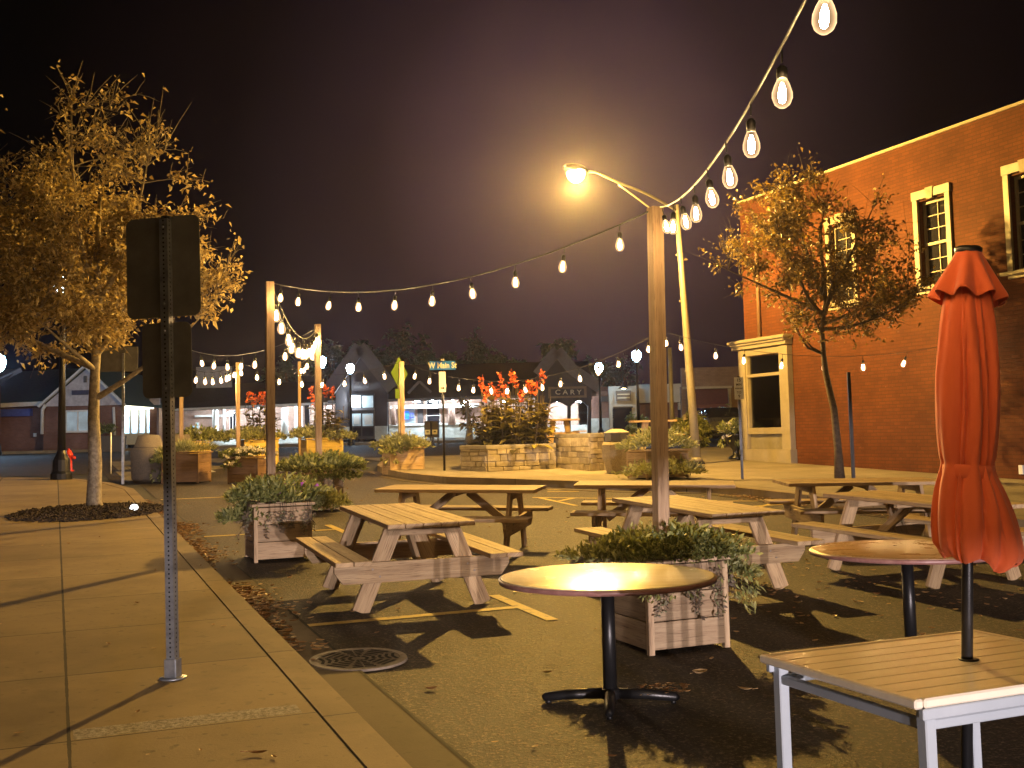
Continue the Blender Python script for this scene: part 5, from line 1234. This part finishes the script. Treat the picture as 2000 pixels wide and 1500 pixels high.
mb.build('portal_bargeboard',m_gtrim,T)
mb=MB();a=tq(1088,686);
for e in (tq(1120,724),tq(1055,728)): mb.face([(a[0],69.1,a[1]),(e[0],69.1,e[1]),(e[0],77,e[1]),(a[0],77,a[1])])
mb.build('portal_roof',m_droof,T)
mb=MB();rect(mb,1071,1146,755,777,68.86,.12);sg=mb.build('portal_sign_frame',plain('sign_wood',(.22,.16,.10),.7),T);g=MB();rect(g,1076,1141,759.5,773,68.82,.05);g.build('sign_panel',m_grey,sg)
q=at(1110,766.3,68.78);text('lettering','C A R Y',.42,(q[0],68.79,q[2]),(R_(90),R_(1.3),0),m_letter,sg,.006,.004,1.15)
mb=MB();rect(mb,1046,1134,780,858,72.3,.2,t=0);mb.build('portal_back_wall',m_brickp,T);mb=MB();rect(mb,1131,1150,780,856,71.6,.2,t=0);mb.build('portal_side_wall',m_white,T)
mb=MB();rect(mb,1046,1131,818,858,72.0,.28,t=0);mb.build('portal_stone_base',m_wstone,T)
mb=MB();rect(mb,1060,1150,783,785,70.2,.2);porchlight(1090,789,70.6,m_fluo,.9);porchlight(1130,789,70.4,m_fluo,.9);g=MB();rect(g,1117,1124,803,807,72.2,.05);g.build('blue_notice',m_screen,T)
mb=MB();rect(mb,1155,1192,762,817,71.0,.3,t=0);mb.build('end_wall',m_brick2,T);mb=MB();rect(mb,1154,1192,817,856,70.8,.3,t=0);mb.build('end_stone_base',m_wstone,T)
mb=MB();rect(mb,1175,1192,774,784,70.7,.3);mb.build('meter_box',m_gtrim,T)
# lit waiting shelter between the station and the left building
T=thing('waiting_shelter','brightly lit glazed shelter with glowing canopy edge at left','shelter',(0,0,0));
mb=MB();rect(mb,234,296,787,799,62.,1.2,t=0);mb.build('lit_canopy',m_canopy,T);mb=MB();rect(mb,236,300,846,868,62.6,.2,t=0);mb.build('low_wall',m_white,T);mb=MB();rect(mb,236,296,800,846,64.8,.1,t=0);mb.build('back_glazing',m_room,T)
for x in (238,254,270,284,294): mb=MB();rect(mb,x-1.6 if x!=294 else x-1,x+1.6 if x!=294 else x+1,799,846,62.7,.15);mb.build('mullion',m_white,T)
mb=MB();rect(mb,254,300,868,884,62.9,.3);rect(mb,230,246,868,884,62.9,.3);mb.build('dark_bench',m_dark,T);mb=MB();rect(mb,292,306,795,880,62.4,.4,t=0);mb.build('brick_pier',m_brick2,T);mb=MB();rect(mb,306,325,790,880,64,.3,t=0);mb.build('side_wall',m_brickp,T)
mb=MB();x0,x1=SX(232,61.5),SX(325,61.5);zz=SZ(280,787,61.5);mb.face([(x0,61.5,zz),(x1,61.5,zz),(x1-.4,66,zz+1.2),(x0+1.6,66,zz+1.2)]);mb.build('roof',m_droof,T);mb=MB();rect(mb,292,312,778,791,61.3,.1);mb.build('blue_panel',m_lav,T);q=at(247,812,64);mb=MB();mb.lathe([(0,-.1),(.12,0),(0,.1)],8,c=q);q=at(262,815,64);mb.lathe([(0,-.1),(.12,0),(0,.1)],8,c=q);mb.build('ceiling_lights',m_fluo,T)
# green roofed brick building at left
T=thing('green_roof_building','low brick building with green roof and pale gable at the far left','building',(0,0,0));d=58.
mb=MB();rect(mb,-60,84,792,888,d,.3,t=0);mb.build('side_wall',m_brick2,T);mb=MB();rect(mb,84,236,790,891,d-1.2,.3,t=0);mb.build('front_wall',m_brick2,T)
def dz(px,py,dd=d-1.3): q=at(px,py,dd);return (q[0],q[2])
mb=MB();slab([dz(84,794),dz(240,791),dz(172,719)][::1],d-1.35,d-1.1);mb.build('gable_wall',m_lav,T)
mb=MB();a=dz(172,716);l=dz(82,795);r=dz(250,792);yb=d+7
mb.face([(a[0],d-1.7,a[1]),(l[0],d-1.7,l[1]),(l[0],yb,l[1]),(a[0],yb,a[1])]);mb.face([(a[0],d-1.7,a[1]),(r[0],d-1.7,r[1]),(r[0],yb,r[1]),(a[0],yb,a[1])])
q0=at(-70,796,d-.6);q1=at(84,790,d-.6);q2=at(172,718,d+4);q3=at(-40,730,d+4);mb.face([q0,q1,q2,q3]);mb.face([q3,q2,(q2[0],d+9,q1[2]),(q3[0]-2,d+9,q0[2])]);mb.build('roof',m_groof,T)
mb=MB();q0=at(-70,795,d-.65);q1=at(83,788,d-.65);mb.bar(q0,q1,.12,.22);mb.bar((a[0],d-1.72,a[1]),(r[0],d-1.72,r[1]),.1,.2,up=(0,1,0));mb.bar((a[0],d-1.72,a[1]),(l[0],d-1.72,l[1]),.1,.2,up=(0,1,0));mb.build('eave_trim',m_white,T)
f=MB();y=d-1.42;rect(f,127,176,801,804,y,.12);rect(f,127,176,841,845,y,.12);rect(f,127,129,804,841,y,.12);rect(f,174,176,804,841,y,.12);rect(f,150,152,804,841,y,.1);fo=f.build('window',m_white,T);g=MB();rect(g,129,174,804,841,y,.03,.1,t=0);g.build('pane',m_room2,fo)
mb=MB();rect(mb,0,59,799,813,d-.35,.3);mb.build('blue_sign',m_blue,T);mb=MB();rect(mb,140,176,762,771,d-1.45,.08);mb.build('gable_sign',plain('navy_sign',(.06,.06,.12),.6),T);mb=MB();rect(mb,163,169,734,747,d-1.42,.05);mb.build('gable_vent',m_gtrim,T)
mb=MB();q=[at(88,792,d-1.5),at(83,800,d-1.4),at(82,848,d-1.4)];mb.tube(q,.09,8);mb.tube([at(222,795,d-1.4),at(224,850,d-1.4)],.07,8);mb.build('downspout',m_white,T);mb=MB();rect(mb,65,70,846,853,d-.1,.1);mb.build('wall_valve',m_white,T)
for px,lb in ((222,'dark tub with a shrub right of the green roofed building'),):
    q=at(px,885,56);T2=thing('shrub_tub',lb,'planter',(q[0],56,G(q[0],56)));MB().box((0,0,.4),(.9,.8,.8),top=(1.1,1.1)).build('tub',m_agg2,T2);lv=MB();foliage(lv,cx=-.2,cy=0,z=.8,rx=.5,ry=.4,h=.9,n=220,L=.2,W=.1);lv.build('leaves',m_green,T2)
T=thing('far_house','dark edge of another roof at the far left behind the white lamp','building',(0,0,0));mb=MB();mb.face([at(-60,760,50),at(0,755,50),at(36,720,52),at(-20,722,52)]);mb.face([at(-60,760,50),at(-20,722,52),at(-80,722,52)]);mb.build('roof',m_droof,T);mb=MB();mb.bar(at(-40,762,50),at(40,722,51.9),.15,.2);mb.build('eave',m_gtrim,T);mb=MB();rect(mb,-90,-6,755,885,51.5,.3,t=0);mb.build('wall',m_brick2,T)
# buildings right of the station
d=60.;T=thing('cream_building','cream building with a gooseneck lamp over its wooden sign','building',(0,0,0))
mb=MB();rect(mb,1192,1246,754,858,d,.4,t=0);rect(mb,1192,1200,766,858,d-.1,.2,t=0);mb.build('front_wall',m_cream,T);mb=MB();rect(mb,1198,1236,796,857,d-.1,.12);mb.build('dark_door',m_glass,T);mb=MB();rect(mb,1198,1236,794,797,d-.16,.1);mb.build('door_header',m_dark,T)
mb=MB();rect(mb,1203.5,1233,763,783,d-.2,.1);sg=mb.build('hanging_sign',plain('sign_brown',(.16,.13,.10),.7),T);g=MB();rect(g,1206,1230,769,771,d-.24,.03);rect(g,1206,1230,776,778,d-.24,.03);g.build('sign_lines',m_letter,sg)
q=at(1218,757,d-.9);mb=MB();mb.lathe([(0,.12),(.12,.1),(.3,-.04),(.3,-.05)],16,c=q);mb.tube([(q[0],q[1],q[2]+.1),(q[0],q[1]+.3,q[2]+.35),(q[0],q[1]+.9,q[2]+.1)],.03,8);sh=mb.build('gooseneck_lamp',m_black,T);g=MB();g.lathe([(0,-.09),(.1,-.06),(.12,.0),(.05,.06),(0,.07)],12,c=q);g.build('lamp_bulb',m_warm,sh)
T=thing('white_annex','pale flat fronted annex right of the cream building','building',(0,0,0));mb=MB();rect(mb,1248,1336,750,786,d+.5,.4,t=0);rect(mb,1326,1337,786,800,d+.5,.4,t=0);mb.build('upper_wall',m_cream,T);mb=MB();rect(mb,1247,1326,786,858,d+1.2,.4,t=0);mb.build('lower_wall',m_brick2,T)
T=thing('brown_shop','brown brick shop with a dark red awning and a blue neon sign','building',(0,0,0));d=54.
mb=MB();rect(mb,1332,1452,717,755,d,.4,t=0);rect(mb,1334,1354,755,870,d,.4,t=0);rect(mb,1428,1460,755,870,d,.4,t=0);mb.build('front_wall',m_brown,T);mb=MB();rect(mb,1334,1430,754.5,759,d-.15,.3);rect(mb,1424,1429,759,800,d-.1,.2);mb.build('stone_trim',m_cap,T);mb=MB();rect(mb,1354,1424,790,870,d+.8,.2,t=0);mb.build('shop_glazing',m_glass,T)
mb=MB();a0,a1=at(1356,760,d),at(1421,759,d);b0,b1=at(1357,791,d-1.0),at(1423,789,d-1.0);mb.face([a0,a1,b1,b0]);mb.face([b0,b1,(b1[0],b1[1],b1[2]-.15),(b0[0],b0[1],b0[2]-.15)]);mb.face([a0,b0,(b0[0],b0[1],b0[2]-.15)]);mb.face([a1,(b1[0],b1[1],b1[2]-.15),b1]);mb.build('awning',m_dbrown,T)
q=at(1411,797,d+.3);mb=MB();n=24;mb.face([(q[0]+.24*math.cos(2*math.pi*k/n),q[1],q[2]+.17*math.sin(2*math.pi*k/n)) for k in range(n)]);mb.build('neon_sign',m_neon,T)
g=MB();g.box((q[0]-.55,q[1],q[2]),(.06,.03,.22));g.build('neon_tube',m_neon,T)
# parked car
q=at(1394,846,47);T=thing('parked_car','dark silver car parked beyond the plaza, seen from behind','car',(q[0],47,G(q[0],47)),R_(6))
mb=MB()
rows=[]
for y_,w_,zb0,zt0 in ((-2.2,.80,.35,.85),(-2.1,.88,.28,1.0),(-1.5,.9,.25,1.02),(1.2,.9,.25,.98),(2.0,.86,.28,.85),(2.2,.75,.35,.7)):
    rows.append([(w_*sx,y_,z) for sx,z in ((-1,zb0),(-1.02,(zb0+zt0)/2),(-.97,zt0-.06),(-.85,zt0),(.85,zt0),(.97,zt0-.06),(1.02,(zb0+zt0)/2),(1,zb0))])
loft(rows,mb);mb.face(rows[0]);mb.face(rows[-1][::-1]);mb.build('body',m_car,T)
mb=MB();rows=[[(w_*sx,y_,z) for sx,z in ((-1,z0_),(-.8,z1_),(.8,z1_),(1,z0_))] for y_,w_,z0_,z1_ in ((-1.95,.82,1.0,1.01),(-1.35,.8,1.0,1.42),(.1,.8,.98,1.46),(.95,.82,.97,.99))];loft(rows,mb);mb.build('cabin',m_glass,T)
MB().box((0,-2.21,.62),(.5,.02,.14)).build('number_plate',m_letter,T);MB().box((0,-2.22,.42),(1.5,.06,.12)).build('bumper',m_black,T)
for sx in(-1,1):
    MB().box((sx*.66,-2.14,.8),(.26,.06,.14)).build('tail_light',plain('tail_red',(.3,.01,.01),.3) if 'tail_red' not in bpy.data.materials else bpy.data.materials['tail_red'],T,.01)
    for yy in (-1.35,1.35): m=MB();m.tube([(sx*.72,yy,.33),(sx*.93,yy,.33)],.33,18);m.build('wheel',m_tyre,T)
# ================================================================ LIGHT, SKY, CAMERA
def light(name,typ,loc,power,col,**k):
    l=bpy.data.lights.new(name,typ);l.energy=power;l.color=col
    for a,b in k.items():setattr(l,a,b)
    o=bpy.data.objects.new(name,l);COL.objects.link(o);o.location=loc;return o
sod=light('sodium_lamp','POINT',LP+Vector((0,0,-.12)),SOD,(1,.56,.11),shadow_soft_size=.11)
# a street luminaire throws most of its light sideways: output rises away from straight down
l=sod.data;l.use_nodes=True;nt=l.node_tree;em=nt.nodes['Emission'];tc=N(nt,'ShaderNodeTexCoord');sp=N(nt,'ShaderNodeSeparateXYZ');nt.links.new(tc.outputs['Normal'],sp.inputs[0])
dz_=math_(nt,'ABSOLUTE',sp.outputs[2])
up=math_(nt,'LESS_THAN',sp.outputs[2],.12)
r=ramp(nt,[(0,(.62,.62,.62)),(.12,(.72,.72,.72)),(.24,(1,1,1)),(.31,(1,1,1)),(.5,(.52,.52,.52)),(.75,(.34,.34,.34)),(1,(.28,.28,.28))],dz_)
k=math_(nt,'MULTIPLY',r.outputs[0],math_(nt,'MULTIPLY_ADD',up,.6,.4))
nt.links.new(k,em.inputs['Strength'])
# headlamp pair of a car waiting behind the viewer: low cool light with a level cut-off
for i,X in enumerate((5.4,6.8)):
    h=light('car_headlamp','POINT',(X,-14.,.27),HEAD,(1.,.84,.84),shadow_soft_size=.05);l=h.data;l.use_nodes=True;nt=l.node_tree;em=nt.nodes['Emission'];tc=N(nt,'ShaderNodeTexCoord');sp=N(nt,'ShaderNodeSeparateXYZ');nt.links.new(tc.outputs['Normal'],sp.inputs[0])
    r=ramp(nt,[(0,(1,1,1)),(.5+.02,(1,1,1)),(.5+.026,(0,0,0))],math_(nt,'MULTIPLY_ADD',sp.outputs[2],.5,.5))
    fw=ramp(nt,[(.6,(0,0,0)),(.97,(1,1,1))],sp.outputs[1]);nt.links.new(math_(nt,'MULTIPLY',r.outputs[0],fw.outputs[0]),em.inputs['Strength'])
W=bpy.data.worlds.new('World');SC.world=W;W.use_nodes=True;nt=W.node_tree;bg=nt.nodes['Background']
sky=N(nt,'ShaderNodeTexSky',sky_type='NISHITA');sky.sun_disc=False;sky.sun_elevation=R_(-9);sky.sun_rotation=R_(200);sky.air_density=1
tc=N(nt,'ShaderNodeTexCoord')
# purple halo round the street lamp painted into the sky, broken up by noise
gd=ray(1120,330);gv=Vector(gd).normalized();dt=N(nt,'ShaderNodeVectorMath',operation='DOT_PRODUCT');nt.links.new(tc.outputs['Generated'],dt.inputs[0]);dt.inputs[1].default_value=gv
gl=ramp(nt,[(.90,(.0004,.0004,.0006)),(.955,(.005,.0028,.0042)),(.985,(.023,.0115,.0185)),(1.,(.070,.035,.058))],dt.outputs['Value'])
nz=noise(nt,tc.outputs['Generated'],2.2,5,.6)
c=mixc(nt,gl.outputs[0],(0,0,0),math_(nt,'MULTIPLY',ramp(nt,[(.35,(0,0,0)),(.7,(1,1,1))],nz).outputs[0],.45))
ad=N(nt,'ShaderNodeMix',data_type='RGBA',blend_type='ADD');ad.inputs[0].default_value=1;nt.links.new(c,ad.inputs[6])
sk=N(nt,'ShaderNodeVectorMath',operation='SCALE');nt.links.new(sky.outputs[0],sk.inputs[0]);sk.inputs['Scale'].default_value=.05;nt.links.new(sk.outputs[0],ad.inputs[7]);nt.links.new(ad.outputs[2],bg.inputs[0]);bg.inputs[1].default_value=1.
cam=bpy.data.cameras.new('camera');co=bpy.data.objects.new('camera',cam);COL.objects.link(co);SC.camera=co
cam.sensor_width=36;cam.sensor_fit='HORIZONTAL';cam.lens=F/2000*36;cam.shift_y=-(750-PY)/2000;cam.clip_end=2000;cam.clip_start=.05
M_=Matrix((Vector(Rv),Vector(Uv),-Vector(Fv))).transposed().to_4x4();M_.translation=Vector((0,0,CZ));co.matrix_world=M_
SC.view_settings.view_transform='Standard';SC.view_settings.look='None';SC.view_settings.gamma=1;SC.view_settings.exposure=EXPO
SC.cycles.use_denoising=True
try: SC.cycles.denoiser='OPENIMAGEDENOISE'
except Exception: pass
SC.cycles.max_bounces=6;SC.cycles.diffuse_bounces=3;SC.cycles.glossy_bounces=3;SC.cycles.transmission_bounces=3;SC.cycles.transparent_max_bounces=10;SC.cycles.sample_clamp_indirect=3;SC.cycles.sample_clamp_direct=0
SC.cycles.use_light_tree=True
# thin volume added for a soft glow round the lamps, tinted mauve
if HAZE>0:
    hz=MB().box((0,150,29),(900,420,64),t=0);o=hz.build('glow_haze',None) if False else None
    me=bpy.data.meshes.new('glow_haze');b=MB().box((10,55,28),(420,260,62),t=0);me.from_pydata(b.v,[],b.f);me.update()
    import bmesh
    bb=bmesh.new();bb.from_mesh(me);bmesh.ops.remove_doubles(bb,verts=bb.verts,dist=1e-4);bmesh.ops.recalc_face_normals(bb,faces=bb.faces);bb.to_mesh(me);bb.free()
    o=bpy.data.objects.new('glow_haze',me);COL.objects.link(o);o['kind']='stuff'
    m=bpy.data.materials.new('glow_mist');m.use_nodes=True;nt=m.node_tree;nt.nodes.clear();ou=nt.nodes.new('ShaderNodeOutputMaterial');v=nt.nodes.new('ShaderNodeVolumePrincipled')
    v.inputs['Density'].default_value=HAZE;v.inputs['Anisotropy'].default_value=.86;v.inputs['Color'].default_value=(.80,.76,1,1);nt.links.new(v.outputs[0],ou.inputs['Volume']);me.materials.append(m)
